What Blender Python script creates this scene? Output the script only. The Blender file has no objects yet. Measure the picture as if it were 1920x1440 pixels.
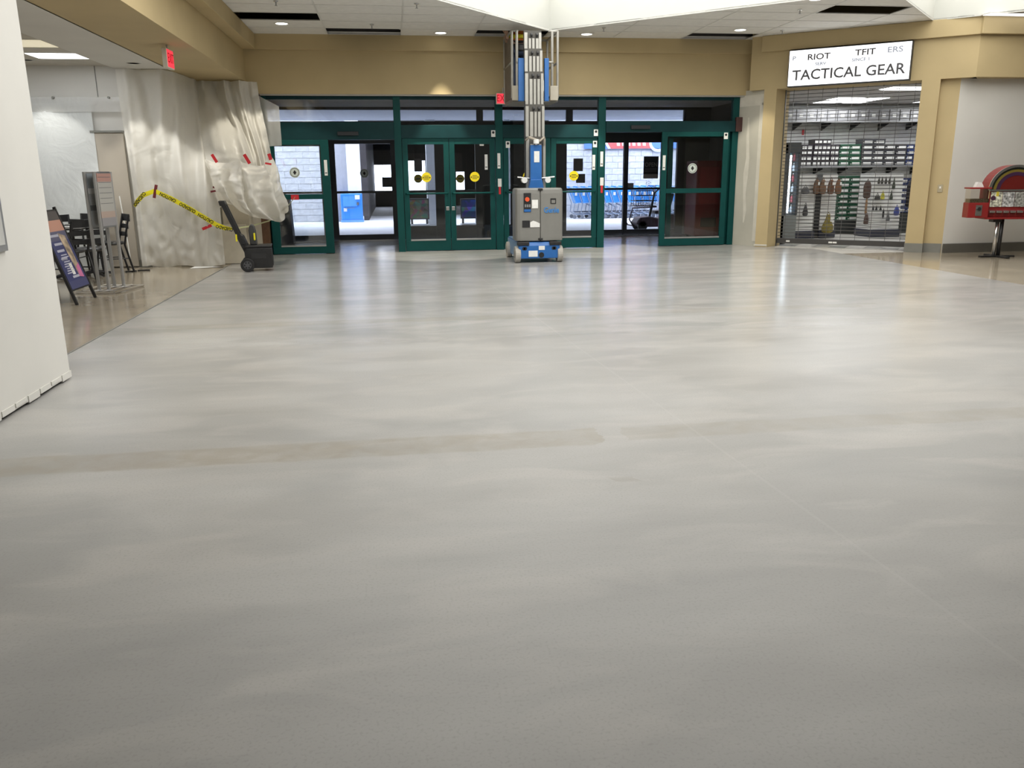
import bpy, bmesh, math, random
from math import sin, cos, pi, radians, sqrt, atan2
from mathutils import Matrix, Vector, noise
random.seed(7)
S = bpy.context.scene
COL = S.collection
# ------------------------------------------------------------------ camera
F_PX = 1550.0
PITCH, YAW, ROLL, EYE = radians(14.2), radians(7.9), 0.0100, 1.42
fw = Vector((sin(YAW)*cos(PITCH), cos(YAW)*cos(PITCH), -sin(PITCH)))
r0 = Vector((cos(YAW), -sin(YAW), 0)); u0 = r0.cross(fw)
rt = r0*cos(ROLL) - u0*sin(ROLL); up = u0*cos(ROLL) + r0*sin(ROLL)
CAM = Vector((0, 0, EYE))
cam = bpy.data.cameras.new('camera'); cam.sensor_width = 36; cam.lens = 36*F_PX/1920
cam.clip_start = 0.05; cam.clip_end = 300
camo = bpy.data.objects.new('camera', cam); COL.objects.link(camo)
camo.matrix_world = Matrix(((rt.x, up.x, -fw.x, 0), (rt.y, up.y, -fw.y, 0), (rt.z, up.z, -fw.z, EYE), (0, 0, 0, 1)))
S.camera = camo
# ------------------------------------------------------------------ view, sky, large lights
S.view_settings.view_transform = 'Standard'; S.view_settings.look = 'None'
S.view_settings.gamma = 1; S.view_settings.use_curve_mapping = False
S.view_settings.exposure = 0.0
W = bpy.data.worlds.new('sky'); S.world = W; W.use_nodes = True
bg = W.node_tree.nodes['Background']; bg.inputs[0].default_value = (0.76, 0.82, 1.0, 1); bg.inputs[1].default_value = 8.0
S.cycles.sample_clamp_indirect = 2.0; S.cycles.sample_clamp_direct = 5.0; S.cycles.max_bounces = 7; S.cycles.diffuse_bounces = 4; S.cycles.glossy_bounces = 3; S.cycles.transparent_max_bounces = 12; S.cycles.use_denoising = True; S.cycles.adaptive_threshold = 0.03; S.cycles.caustics_reflective = False; S.cycles.caustics_refractive = False; S.cycles.blur_glossy = 0.5
WELL_GLOW = 3.1           # luminous skylight panel at the top of the ceiling well
# pixel -> point on a plane (1920x1440 frame)
def ray(px, py): return fw + rt*((px-960)/F_PX) - up*((py-720)/F_PX)
def PZ(px, py, z): d = ray(px, py); return CAM + d*((z-EYE)/d.z)
def PY(px, py, y): d = ray(px, py); return CAM + d*(y/d.y)
def PX(px, py, x): d = ray(px, py); return CAM + d*(x/d.x)
# ------------------------------------------------------------------ materials
MATS = {}
def mat(name, col, rough=0.6, metal=0.0, spec=0.5, emit=None, estr=1.0, var=0.06, scale=6.0, bump=0.0, bscale=60.0, coat=0.0):
    if name in MATS: return MATS[name]
    m = bpy.data.materials.new(name); m.use_nodes = True; nt = m.node_tree; b = nt.nodes['Principled BSDF']
    b.inputs['Roughness'].default_value = rough; b.inputs['Metallic'].default_value = metal
    b.inputs['Specular IOR Level'].default_value = spec
    if coat: b.inputs['Coat Weight'].default_value = coat; b.inputs['Coat Roughness'].default_value = 0.1
    tc = nt.nodes.new('ShaderNodeTexCoord')
    if var > 0:
        n = nt.nodes.new('ShaderNodeTexNoise'); n.inputs['Scale'].default_value = scale; n.inputs['Detail'].default_value = 4
        nt.links.new(tc.outputs['Object'], n.inputs['Vector'])
        r = nt.nodes.new('ShaderNodeValToRGB'); e = r.color_ramp.elements
        e[0].position = 0.3; e[1].position = 0.7
        e[0].color = tuple(max(0, c*(1-var)) for c in col)+(1,); e[1].color = tuple(min(1, c*(1+var)) for c in col)+(1,)
        nt.links.new(n.outputs['Fac'], r.inputs['Fac']); nt.links.new(r.outputs['Color'], b.inputs['Base Color'])
    else: b.inputs['Base Color'].default_value = tuple(col)+(1,)
    if bump > 0:
        n2 = nt.nodes.new('ShaderNodeTexNoise'); n2.inputs['Scale'].default_value = bscale; n2.inputs['Detail'].default_value = 3
        nt.links.new(tc.outputs['Object'], n2.inputs['Vector'])
        bp = nt.nodes.new('ShaderNodeBump'); bp.inputs['Strength'].default_value = bump; bp.inputs['Distance'].default_value = 0.01
        nt.links.new(n2.outputs['Fac'], bp.inputs['Height']); nt.links.new(bp.outputs['Normal'], b.inputs['Normal'])
    if emit is not None:
        b.inputs['Emission Color'].default_value = tuple(emit)+(1,); b.inputs['Emission Strength'].default_value = estr
        if estr < 1: m.cycles.emission_sampling = 'NONE'
    MATS[name] = m; return m
def glass(name, tint, refl=1.0, rough=0.01, base=0.0):
    if name in MATS: return MATS[name]
    m = bpy.data.materials.new(name); m.use_nodes = True; nt = m.node_tree; nt.nodes.clear()
    o = nt.nodes.new('ShaderNodeOutputMaterial'); t = nt.nodes.new('ShaderNodeBsdfTransparent'); g = nt.nodes.new('ShaderNodeBsdfGlossy')
    t.inputs[0].default_value = tuple(tint)+(1,); g.inputs['Roughness'].default_value = rough; g.inputs[0].default_value = (refl, refl, refl, 1)
    f = nt.nodes.new('ShaderNodeFresnel'); f.inputs[0].default_value = 1.5
    ad = nt.nodes.new('ShaderNodeMath'); ad.operation = 'ADD'; ad.use_clamp = True; ad.inputs[1].default_value = base
    nt.links.new(f.outputs[0], ad.inputs[0])
    mx = nt.nodes.new('ShaderNodeMixShader'); nt.links.new(ad.outputs[0], mx.inputs[0]); nt.links.new(t.outputs[0], mx.inputs[1]); nt.links.new(g.outputs[0], mx.inputs[2])
    nt.links.new(mx.outputs[0], o.inputs[0]); MATS[name] = m; return m
def plastic_sheet(name, col, alpha=0.12, trans=0.35):
    if name in MATS: return MATS[name]
    m = bpy.data.materials.new(name); m.use_nodes = True; nt = m.node_tree; nt.nodes.clear(); N = nt.nodes.new; L = nt.links.new
    o = N('ShaderNodeOutputMaterial'); d = N('ShaderNodeBsdfPrincipled'); d.inputs['Base Color'].default_value = tuple(col)+(1,); d.inputs['Roughness'].default_value = 0.36
    tl = N('ShaderNodeBsdfTranslucent'); tl.inputs[0].default_value = tuple(col)+(1,)
    tp = N('ShaderNodeBsdfTransparent')
    tc = N('ShaderNodeTexCoord'); n = N('ShaderNodeTexNoise'); n.inputs['Scale'].default_value = 2.2; n.inputs['Detail'].default_value = 5; n.inputs['Distortion'].default_value = 1.6
    L(tc.outputs['Object'], n.inputs['Vector']); bp = N('ShaderNodeBump'); bp.inputs['Strength'].default_value = 0.35; bp.inputs['Distance'].default_value = 0.08
    L(n.outputs['Fac'], bp.inputs['Height']); L(bp.outputs['Normal'], d.inputs['Normal'])
    a = N('ShaderNodeMixShader'); a.inputs[0].default_value = trans; L(d.outputs[0], a.inputs[1]); L(tl.outputs[0], a.inputs[2])
    b = N('ShaderNodeMixShader'); b.inputs[0].default_value = alpha; L(a.outputs[0], b.inputs[1]); L(tp.outputs[0], b.inputs[2])
    L(b.outputs[0], o.inputs[0]); MATS[name] = m; return m
def floor_concrete():
    m = bpy.data.materials.new('ground_concrete'); m.use_nodes = True; nt = m.node_tree; b = nt.nodes['Principled BSDF']; N = nt.nodes.new; L = nt.links.new
    tc = N('ShaderNodeTexCoord'); sp = N('ShaderNodeSeparateXYZ'); L(tc.outputs['Object'], sp.inputs[0])
    def noi(scale, detail=4, dist=0.0, stretch=None):
        n = N('ShaderNodeTexNoise'); n.inputs['Scale'].default_value = scale; n.inputs['Detail'].default_value = detail; n.inputs['Distortion'].default_value = dist
        if stretch:
            mp = N('ShaderNodeMapping'); mp.inputs['Scale'].default_value = stretch; L(tc.outputs['Object'], mp.inputs[0]); L(mp.outputs[0], n.inputs['Vector'])
        else: L(tc.outputs['Object'], n.inputs['Vector'])
        return n.outputs['Fac']
    def mth(op, a, c=None, d=None, clamp=False):
        k = N('ShaderNodeMath'); k.operation = op; k.use_clamp = clamp
        for i, v in enumerate((a, c, d)):
            if v is None: continue
            if isinstance(v, (int, float)): k.inputs[i].default_value = v
            else: L(v, k.inputs[i])
        return k.outputs[0]
    def ramp(f, p0, c0, p1, c1):
        r = N('ShaderNodeValToRGB'); e = r.color_ramp.elements; e[0].position = p0; e[0].color = c0+(1,); e[1].position = p1; e[1].color = c1+(1,); L(f, r.inputs[0]); return r.outputs[0]
    def mix(f, a, c, mode='MIX'):
        k = N('ShaderNodeMixRGB'); k.blend_type = mode
        for i, v in enumerate((f, a, c)):
            if isinstance(v, float): k.inputs[i].default_value = v
            elif isinstance(v, tuple): k.inputs[i].default_value = v+(1,)
            else: L(v, k.inputs[i])
        return k.outputs[0]
    base = ramp(noi(0.55, 2, 0.6, (0.6, 1.0, 1)), 0.36, (0.30, 0.292, 0.278), 0.66, (0.435, 0.43, 0.42))
    c = mix(0.45, base, ramp(noi(1.9, 3, 0.3, (0.45, 1.3, 1)), 0.35, (0.32, 0.312, 0.297), 0.65, (0.45, 0.442, 0.425)))
    c = mix(mth('MULTIPLY', ramp(noi(0.9, 4, 1.2, (0.5, 1.0, 1)), 0.48, (0, 0, 0), 0.64, (1, 1, 1)), 0.55), c, (0.28, 0.28, 0.275))
    c = mix(mth('MULTIPLY', ramp(noi(2.6, 4, 0.8, (0.5, 1.2, 1)), 0.50, (0, 0, 0), 0.66, (1, 1, 1)), 0.45), c, (0.47, 0.45, 0.425))
    c = mix(mth('MULTIPLY', ramp(noi(95, 2), 0.52, (0, 0, 0), 0.70, (1, 1, 1)), 0.30), c, (0.23, 0.22, 0.20))      # exposed aggregate specks
    X, Y = sp.outputs[0], sp.outputs[1]
    wob = mth('MULTIPLY', mth('SUBTRACT', noi(2.5, 4), 0.5), 0.10)
    def band(y0, half, x0, x1, soft=0.03):
        dd = mth('ABSOLUTE', mth('SUBTRACT', mth('ADD', Y, wob), y0))
        k = N('ShaderNodeMapRange'); k.inputs['From Min'].default_value = half; k.inputs['From Max'].default_value = half-soft; L(dd, k.inputs[0])
        gx = mth('MULTIPLY', mth('GREATER_THAN', mth('ADD', X, mth('MULTIPLY', wob, 6)), x0), mth('LESS_THAN', mth('ADD', X, mth('MULTIPLY', wob, 6)), x1))
        return mth('MULTIPLY', k.outputs[0], gx)
    brown = (0.27, 0.235, 0.18)
    mott = ramp(noi(7, 2, 0.5), 0.35, (0.45, 0.45, 0.45), 0.65, (1, 1, 1))
    c = mix(mth('MULTIPLY', mth('MULTIPLY', band(4.30, 0.16, -9, 1.05), 0.62), mott), c, brown)
    c = mix(mth('MULTIPLY', mth('MULTIPLY', band(4.32, 0.13, 1.25, 9), 0.40), mott), c, brown)
    c = mix(mth('MULTIPLY', mth('MULTIPLY', band(8.34, 0.12, -2.2, 5.0, 0.06), 0.30), mott), c, brown)
    c = mix(mth('MULTIPLY', band(8.46, 0.035, -2.2, 5.3, 0.02), 0.25), c, brown)
    c = mix(mth('MULTIPLY', band(3.62, 0.05, 1.0, 1.12), 0.3), c, (0.22, 0.19, 0.15))
    # old saw joints
    for x0 in (1.9, 4.9):
        k = mth('LESS_THAN', mth('ABSOLUTE', mth('SUBTRACT', mth('ADD', X, mth('MULTIPLY', Y, 0.06)), x0)), 0.008)
        c = mix(mth('MULTIPLY', k, 0.10), c, (0.55, 0.54, 0.52))
    L(c, b.inputs['Base Color'])
    rr = N('ShaderNodeMapRange'); rr.inputs['From Min'].default_value = 2.0; rr.inputs['From Max'].default_value = 9.0; rr.inputs['To Min'].default_value = 0.50; rr.inputs['To Max'].default_value = 0.20; L(Y, rr.inputs[0]); L(rr.outputs[0], b.inputs['Roughness'])   # coarser grind near the camera
    b.inputs['Specular IOR Level'].default_value = 0.5
    bp = N('ShaderNodeBump'); bp.inputs['Strength'].default_value = 0.02; bp.inputs['Distance'].default_value = 0.004; L(noi(120, 2), bp.inputs['Height']); L(bp.outputs[0], b.inputs['Normal'])
    return m
def poster(name, bands, axis=2, wav=0.0):
    """flat print: horizontal colour bands with a scatter of lettering-like marks; bands = [(pos, col)...] over generated axis"""
    if name in MATS: return MATS[name]
    m = bpy.data.materials.new(name); m.use_nodes = True; nt = m.node_tree; b = nt.nodes['Principled BSDF']; N = nt.nodes.new; L = nt.links.new
    tc = N('ShaderNodeTexCoord'); sp = N('ShaderNodeSeparateXYZ'); L(tc.outputs['Generated'], sp.inputs[0])
    r = N('ShaderNodeValToRGB'); r.color_ramp.interpolation = 'CONSTANT'; e = r.color_ramp.elements
    while len(e) < len(bands): e.new(0.5)
    for i, (p, c) in enumerate(bands): e[i].position = p; e[i].color = tuple(c)+(1,)
    L(sp.outputs[axis], r.inputs[0]); out = r.outputs[0]
    if wav:
        n = N('ShaderNodeTexVoronoi'); n.inputs['Scale'].default_value = wav; L(tc.outputs['Generated'], n.inputs['Vector'])
        k = N('ShaderNodeMixRGB'); k.blend_type = 'OVERLAY'; k.inputs[0].default_value = 0.75; L(out, k.inputs[1]); L(n.outputs['Color'], k.inputs[2]); out = k.outputs[0]
    L(out, b.inputs['Base Color']); b.inputs['Roughness'].default_value = 0.35; MATS[name] = m; return m
M = dict(
 beige=mat('paint_beige', (0.50, 0.395, 0.215), 0.75, var=0.05, scale=1.5, bump=0.05, bscale=150),
 white=mat('paint_white', (0.68, 0.668, 0.63), 0.8, var=0.04, scale=1.2, bump=0.04, bscale=120),
 drywall=mat('drywall_grey', (0.50, 0.48, 0.41), 0.85, var=0.10, scale=1.3),
 mud=mat('drywall_mud', (0.66, 0.63, 0.55), 0.85, var=0.06),
 well=mat('skylight_white', (0.60, 0.605, 0.565), 0.8, var=0.01),
 tile=mat('tile_board', (0.82, 0.81, 0.77), 0.9, var=0.04, scale=9, bump=0.15, bscale=180),
 bar=mat('tbar_white', (0.74, 0.735, 0.70), 0.5, var=0.02),
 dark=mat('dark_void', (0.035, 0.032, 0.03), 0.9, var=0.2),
 green=mat('frame_green', (0.003, 0.058, 0.055), 0.5, 0, 0.2, var=0.08, scale=4),
 greend=mat('frame_green_dark', (0.004, 0.034, 0.038), 0.5, 0, 0.2, var=0.08),
 black=mat('black_frame', (0.012, 0.014, 0.018), 0.4, var=0.1),
 blackm=mat('black_plastic', (0.016, 0.016, 0.017), 0.45, var=0.15, scale=20),
 grey=mat('steel_grey', (0.42, 0.42, 0.42), 0.35, 0.7, var=0.08),
 alu=mat('aluminium', (0.42, 0.41, 0.375), 0.42, 0.55, var=0.06, scale=12),
 chrome=mat('chrome', (0.75, 0.75, 0.75), 0.2, 0.95, var=0.02),
 liftgrey=mat('lift_grey', (0.21, 0.207, 0.19), 0.42, var=0.04),
 liftblue=mat('lift_blue', (0.022, 0.13, 0.40), 0.38, var=0.06),
 liftbluel=mat('lift_blue_light', (0.20, 0.33, 0.52), 0.4, var=0.06),
 tyre=mat('tyre_grey', (0.40, 0.38, 0.34), 0.8, var=0.12, scale=14),
 paper=mat('paper_white', (0.78, 0.78, 0.75), 0.6, var=0.05, scale=30),
 red=mat('tape_red', (0.62, 0.03, 0.04), 0.35, var=0.1, scale=20),
 redd=mat('tape_dark_red', (0.16, 0.025, 0.03), 0.4, var=0.2, scale=20),
 yellow=mat('sticker_yellow', (0.85, 0.68, 0.01), 0.45, var=0.03),
 tapey=mat('caution_yellow', (0.85, 0.75, 0.02), 0.35, var=0.05, scale=10),
 ink=mat('ink_black', (0.01, 0.01, 0.012), 0.5, var=0.0),
 inkgrey=mat('ink_grey', (0.16, 0.16, 0.17), 0.5, var=0.0),
 tan=mat('floor_tan_stone', (0.36, 0.31, 0.235), 0.13, var=0.12, scale=2.5),
 base=mat('baseboard_grey', (0.20, 0.20, 0.18), 0.5, var=0.06),
 machred=mat('machine_red', (0.26, 0.022, 0.022), 0.3, var=0.08),
 wood=mat('brown_wood', (0.11, 0.055, 0.028), 0.5, var=0.25, scale=12),
 glass=glass('glass_clear', (0.93, 0.94, 0.94)),
 glassd=glass('glass_tinted', (0.88, 0.90, 0.92), base=0.02),
 lamp=mat('lamp_lens', (0.9, 0.9, 0.9), 0.4, emit=(1, 0.97, 0.9), estr=4.0, var=0),
 tube=mat('fluorescent_lens', (0.9, 0.9, 0.9), 0.4, emit=(0.96, 0.98, 1.0), estr=15.0, var=0),
 sheet=plastic_sheet('poly_sheet', (0.88, 0.86, 0.80)),
 sheetc=plastic_sheet('poly_sheet_clear', (0.72, 0.72, 0.70), 0.35, 0.3),
)
# ------------------------------------------------------------------ mesh helpers
class MB:
    def __init__(s, T=None): s.v = []; s.f = []; s.T = T
    def add(s, vs, fs, T=None):
        o = len(s.v); T = T or s.T
        for p in vs:
            p = Vector(p); s.v.append(tuple(T @ p) if T else tuple(p))
        s.f += [tuple(i+o for i in f) for f in fs]; return s
    def box(s, x0, x1, y0, y1, z0, z1, T=None):
        return s.add([(x0,y0,z0),(x1,y0,z0),(x1,y1,z0),(x0,y1,z0),(x0,y0,z1),(x1,y0,z1),(x1,y1,z1),(x0,y1,z1)],
                     [(0,3,2,1),(4,5,6,7),(0,1,5,4),(1,2,6,5),(2,3,7,6),(3,0,4,7)], T)
    def cbox(s, c, sz, T=None):
        return s.box(c[0]-sz[0]/2, c[0]+sz[0]/2, c[1]-sz[1]/2, c[1]+sz[1]/2, c[2]-sz[2]/2, c[2]+sz[2]/2, T)
    def prism(s, poly, lo, hi, axis='z', T=None):
        n = len(poly)
        def P(a, b, h): return (a, b, h) if axis == 'z' else ((a, h, b) if axis == 'y' else (h, a, b))
        vs = [P(a, b, lo) for a, b in poly]+[P(a, b, hi) for a, b in poly]
        fs = [tuple(range(n-1, -1, -1)), tuple(range(n, 2*n))]+[(i, (i+1) % n, n+(i+1) % n, n+i) for i in range(n)]
        return s.add(vs, fs, T)
    def cyl(s, p0, p1, r, r1=None, n=10, T=None):
        p0, p1 = Vector(p0), Vector(p1); r1 = r if r1 is None else r1; d = (p1-p0).normalized()
        a = d.orthogonal().normalized(); b = d.cross(a); vs = []
        for p, q in ((p0, r), (p1, r1)):
            vs += [p+a*(q*cos(2*pi*i/n))+b*(q*sin(2*pi*i/n)) for i in range(n)]
        fs = [tuple(range(n-1, -1, -1)), tuple(range(n, 2*n))]+[(i, (i+1) % n, n+(i+1) % n, n+i) for i in range(n)]
        return s.add(vs, fs, T)
    def tube(s, pts, r, n=6, T=None):
        pts = [Vector(p) for p in pts]; vs = []; a = None
        for i, p in enumerate(pts):
            d = ((pts[min(i+1, len(pts)-1)]-pts[max(i-1, 0)])).normalized()
            a = d.orthogonal().normalized() if a is None else (a-d*a.dot(d)).normalized()
            b = d.cross(a); rr = r[i] if isinstance(r, (list, tuple)) else r
            vs += [p+a*(rr*cos(2*pi*k/n))+b*(rr*sin(2*pi*k/n)) for k in range(n)]
        fs = [(i*n+k, i*n+(k+1) % n, (i+1)*n+(k+1) % n, (i+1)*n+k) for i in range(len(pts)-1) for k in range(n)]
        fs += [tuple(range(n-1, -1, -1)), tuple(range((len(pts)-1)*n, len(pts)*n))]
        return s.add(vs, fs, T)
    def lathe(s, prof, n=16, c=(0, 0, 0), T=None):
        vs = [(c[0]+r*cos(2*pi*k/n), c[1]+r*sin(2*pi*k/n), c[2]+z) for r, z in prof for k in range(n)]
        fs = [(i*n+k, i*n+(k+1) % n, (i+1)*n+(k+1) % n, (i+1)*n+k) for i in range(len(prof)-1) for k in range(n)]
        fs += [tuple(range(n-1, -1, -1)), tuple(range((len(prof)-1)*n, len(prof)*n))]
        return s.add(vs, fs, T)
    def blob(s, c, r, n=10, m=7, T=None):
        vs = [(c[0], c[1], c[2]-r[2])]; 
        for j in range(1, m):
            t = -pi/2+pi*j/m; vs += [(c[0]+r[0]*cos(t)*cos(2*pi*k/n), c[1]+r[1]*cos(t)*sin(2*pi*k/n), c[2]+r[2]*sin(t)) for k in range(n)]
        vs.append((c[0], c[1], c[2]+r[2])); L = len(vs)-1
        fs = [(0, 1+(k+1) % n, 1+k) for k in range(n)]+[(L, L-n+k, L-n+(k+1) % n) for k in range(n)]
        for j in range(m-2):
            a = 1+j*n; fs += [(a+k, a+(k+1) % n, a+n+(k+1) % n, a+n+k) for k in range(n)]
        return s.add(vs, fs, T)
    def grid(s, fn, nu, nv, T=None):
        vs = [fn(i/nu, j/nv) for j in range(nv+1) for i in range(nu+1)]
        fs = [(j*(nu+1)+i, j*(nu+1)+i+1, (j+1)*(nu+1)+i+1, (j+1)*(nu+1)+i) for j in range(nv) for i in range(nu)]
        return s.add(vs, fs, T)
    def build(s, name, m, parent=None, bevel=0.0, smooth=False, seg=2):
        me = bpy.data.meshes.new(name); me.from_pydata(s.v, [], s.f); me.update()
        if smooth:
            for p in me.polygons: p.use_smooth = True
        me.materials.append(M[m] if isinstance(m, str) else m)
        o = bpy.data.objects.new(name, me); COL.objects.link(o)
        if parent: o.parent = parent
        if bevel:
            b = o.modifiers.new('bevel', 'BEVEL'); b.width = bevel; b.segments = seg; b.limit_method = 'ANGLE'; b.angle_limit = radians(40)
        return o
def tag(o, label, cat, group=None):
    o['label'] = label; o['category'] = cat
    if group: o['group'] = group
    return o
def struct(o, label=None):
    o['kind'] = 'structure'
    if label: o['label'] = label
    return o
def thing(name, label, cat, loc=(0, 0, 0), rz=0.0, group=None):
    o = bpy.data.objects.new(name, None); o.empty_display_size = 0.1; COL.objects.link(o)
    o.location = loc; o.rotation_euler = (0, 0, rz); return tag(o, label, cat, group)
def dup(root, loc=None, rz=None, label=None):
    def cp(o, par):
        c = o.copy(); COL.objects.link(c); c.parent = par
        for ch in list(o.children): cp(ch, c)
        return c
    c = cp(root, None)
    if loc is not None: c.location = loc
    if rz is not None: c.rotation_euler = (0, 0, rz)
    if label: c['label'] = label
    return c
def share(o, parent, T):
    c = o.copy(); COL.objects.link(c); c.parent = parent; c.matrix_local = T; return c
def text(body, size, m, parent, T, depth=0.001, name='lettering', align='CENTER', sx=1.0, bold=0.0):
    cu = bpy.data.curves.new('tmp', 'FONT'); cu.body = body; cu.size = size; cu.extrude = depth; cu.align_x = align; cu.align_y = 'CENTER'; cu.resolution_u = 3; cu.offset = bold
    to = bpy.data.objects.new('tmp', cu); COL.objects.link(to)
    dg = bpy.context.evaluated_depsgraph_get(); me = bpy.data.meshes.new_from_object(to.evaluated_get(dg))
    bpy.data.objects.remove(to); bpy.data.curves.remove(cu)
    me.name = name; me.transform(T @ Matrix.Diagonal((sx, 1, 1, 1))); me.materials.clear(); me.materials.append(M[m] if isinstance(m, str) else m)
    o = bpy.data.objects.new(name, me); COL.objects.link(o); o.parent = parent; return o
def facing(x, y, z, rz=0.0):   # text/plate frame on a wall facing -Y (rz turns it)
    return Matrix.Translation((x, y, z)) @ Matrix.Rotation(rz, 4, 'Z') @ Matrix.Rotation(pi/2, 4, 'X')
ORD = ['first', 'second', 'third', 'fourth', 'fifth', 'sixth', 'seventh', 'eighth', 'ninth', 'tenth', 'eleventh', 'twelfth', 'thirteenth', 'fourteenth', 'fifteenth', 'sixteenth']
# ================================================================== STRUCTURE
ZC, YD, YB = 3.87, 16.22, 16.10       # ceiling, door frame plane, beam face
YO = 19.40                            # outer storefront
d_ = Vector((0.769, -0.639, 0)).normalized(); nb = Vector((-d_.y, d_.x, 0))   # along the shop front / into the shop
A_ = Vector((7.2, 15.5, 0))
WM = Matrix(((d_.x, nb.x, 0, A_.x), (d_.y, nb.y, 0, A_.y), (0, 0, 1, 0), (0, 0, 0, 1)))
WROT = atan2(d_.y, d_.x)
# floors
struct(MB().add([(-2.75, -5, 0), (7.9, -5, 0), (7.9, 19.3, 0), (-2.75, 19.3, 0)], [(0, 1, 2, 3)]).build('floor', floor_concrete()), 'grey polished concrete floor with faint brown stripes')
struct(MB().add([(-9, -5, 0), (-2.75, -5, 0), (-2.75, 19.3, 0), (-9, 19.3, 0)], [(0, 1, 2, 3)]).build('floor_left', 'tan'), 'glossy tan stone floor of the seating area')
struct(MB().add([(7.9, -5, 0), (16, -5, 0), (16, 13.9, 0), (7.9, 13.9, 0)], [(0, 1, 2, 3)]).build('floor_right', 'tan'), 'glossy tan stone floor along the shop side')
lip = MB(); lip.box(-2.757, -2.743, 2.0, 14.3, 0, 0.006); struct(lip.build('trim_1', 'base'), 'thin dark joint between concrete and tan floor')
fs = MB().add([(7.9, 13.9, 0), (16, 13.9, 0), (16, 19.6, 0), (7.75, 19.6, 0), (7.75, 16.2, 0), (7.9, 15.6, 0)], [(0, 1, 2, 3, 4, 5)]).build('floor_shop', mat('shop_floor', (0.55, 0.53, 0.49), 0.25, var=0.06))
struct(fs, 'pale floor of the shop behind the grille')
tl0 = None
for i in range(8):
    for j in range(3):
        T = WM @ Matrix.Translation((0.15+i*0.31, 0.06+j*0.31, 0.0))
        g = (i*3+j*5+i*j) % 3
        o = MB().box(0, 0.30, 0, 0.30, 0.0, 0.004).build('floor_tile', mat('shop_tile%d' % g, ((0.60, 0.58, 0.54), (0.42, 0.41, 0.38), (0.30, 0.295, 0.28))[g], 0.22), fs); o.matrix_local = T
# ---- big shell (out of view, closes the room)
sh = MB()
sh.box(-9.3, -9.0, -5, 14.9, 0, 6.6); sh.box(-9.3, 16.3, -5.3, -5.0, 0, 6.6); sh.box(16.0, 16.3, -5, 19.8, 0, 6.6)
struct(sh.build('wall_back', 'white'), 'far walls of the hall')
struct(MB().box(-9.3, 16.3, -5.3, 19.75, 6.45, 6.7).build('roof', 'dark'), 'roof deck above the hall')
# ---- skylight well with saw-tooth far edge
P1, P2, P3 = (2.85, 15.34), (6.99, 11.60), (9.13, 13.83)
P0x, P4x, WY0 = -2.0, 10.4, 4.5
k01 = Vector((-0.645, -0.764)).normalized(); k12 = (Vector(P2)-Vector(P1)).normalized(); k32 = (Vector(P2)-Vector(P3)).normalized(); k34 = Vector((0.71, -0.704)).normalized()
P0 = (P0x, P1[1]+k01.y*(P0x-P1[0])/k01.x); P4 = (P4x, P3[1]+k34.y*(P4x-P3[0])/k34.x)
WELL = [P1, P0, (P0x, 4.6), (4.2, 4.6), (P4x, 11.0), P4, P3, P2]
wl = MB(); nW = len(WELL); ZT = 4.65
wl.add([(x, y, ZC-0.01) for x, y in WELL]+[(x, y, ZT) for x, y in WELL], [(i, (i+1) % nW, nW+(i+1) % nW, nW+i) for i in range(nW)])
struct(wl.build('wall_well', 'well'), 'white upstand walls of the skylight well')
pm = mat('skylight_panel', (0.9, 0.9, 0.88), 0.6, emit=(1.0, 0.985, 0.95), estr=WELL_GLOW, var=0)
struct(MB().add([(x, y, ZT-0.01) for x, y in WELL], [tuple(range(nW))]).build('window_1', pm), 'luminous skylight panel at the top of the well')
# ---- tile ceiling
def clip(poly, a, b, c):            # keep a*x+b*y+c >= 0
    out = []
    for i in range(len(poly)):
        p, q = poly[i], poly[(i+1) % len(poly)]; fp, fq = a*p[0]+b*p[1]+c, a*q[0]+b*q[1]+c
        if fp >= 0: out.append(p)
        if (fp >= 0) != (fq >= 0): t = fp/(fp-fq); out.append((p[0]+(q[0]-p[0])*t, p[1]+(q[1]-p[1])*t))
    return out
def line(p, k, inside):             # half plane through p along k, positive on the side of point inside
    a, b = -k.y, k.x; c = -(a*p[0]+b*p[1])
    return (a, b, c) if a*inside[0]+b*inside[1]+c > 0 else (-a, -b, -c)
wedge1 = (line(P1, k01, (2.85, 8)), line(P1, k12, (2.85, 8))); wedge2 = (line(P3, k32, (9.13, 8)), line(P3, k34, (9.13, 8)))
neg = lambda h: tuple(-v for v in h)
def outside(poly):
    res = [clip(poly, -1, 0, P0x), clip(poly, 1, 0, -P4x)]
    mid = [clip(clip(poly, 1, 0, -P0x), -1, 0, P4x)]
    for w in (wedge1, wedge2):
        nm = []
        for q in mid:
            if len(q) < 3: continue
            nm += [clip(q, *neg(w[0])), clip(clip(q, *w[0]), *neg(w[1]))]
        mid = nm
    def area(q): return abs(sum(q[i][0]*q[(i+1) % len(q)][1]-q[(i+1) % len(q)][0]*q[i][1] for i in range(len(q))))/2
    return [q for q in res+mid if len(q) >= 3 and area(q) > 0.003]
TX, TY, X0, Y0 = 1.30, 0.66, -2.32, 16.05
ceil_o = MB()
for q in outside([(X0, WY0), (11.6, WY0), (11.6, Y0), (X0, Y0)]): pass
ceil_o.box(-9, 16, -5, WY0, ZC, ZC+0.05); ceil_o.box(X0-0.1, 7.3, Y0, 16.4, ZC, ZC+0.05); ceil_o.box(10.4, 16, WY0, 13.6, ZC, ZC+0.05)
ceil_o.box(-9, X0, WY0, 6.2, ZC, ZC+0.05); ceil_o.prism([(P0x, WY0), (P4x, WY0), (P4x, 11.0), (4.2, 4.6), (P0x, 4.6)], ZC, ZC+0.05)
ceil_o = struct(ceil_o.build('ceiling', 'tile'), 'white suspended tile ceiling with missing tiles')
HOLES = {(0, 2), (1, 0), (3, 0), (6, 0), (7, 4)}
grid_bars = []
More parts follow.
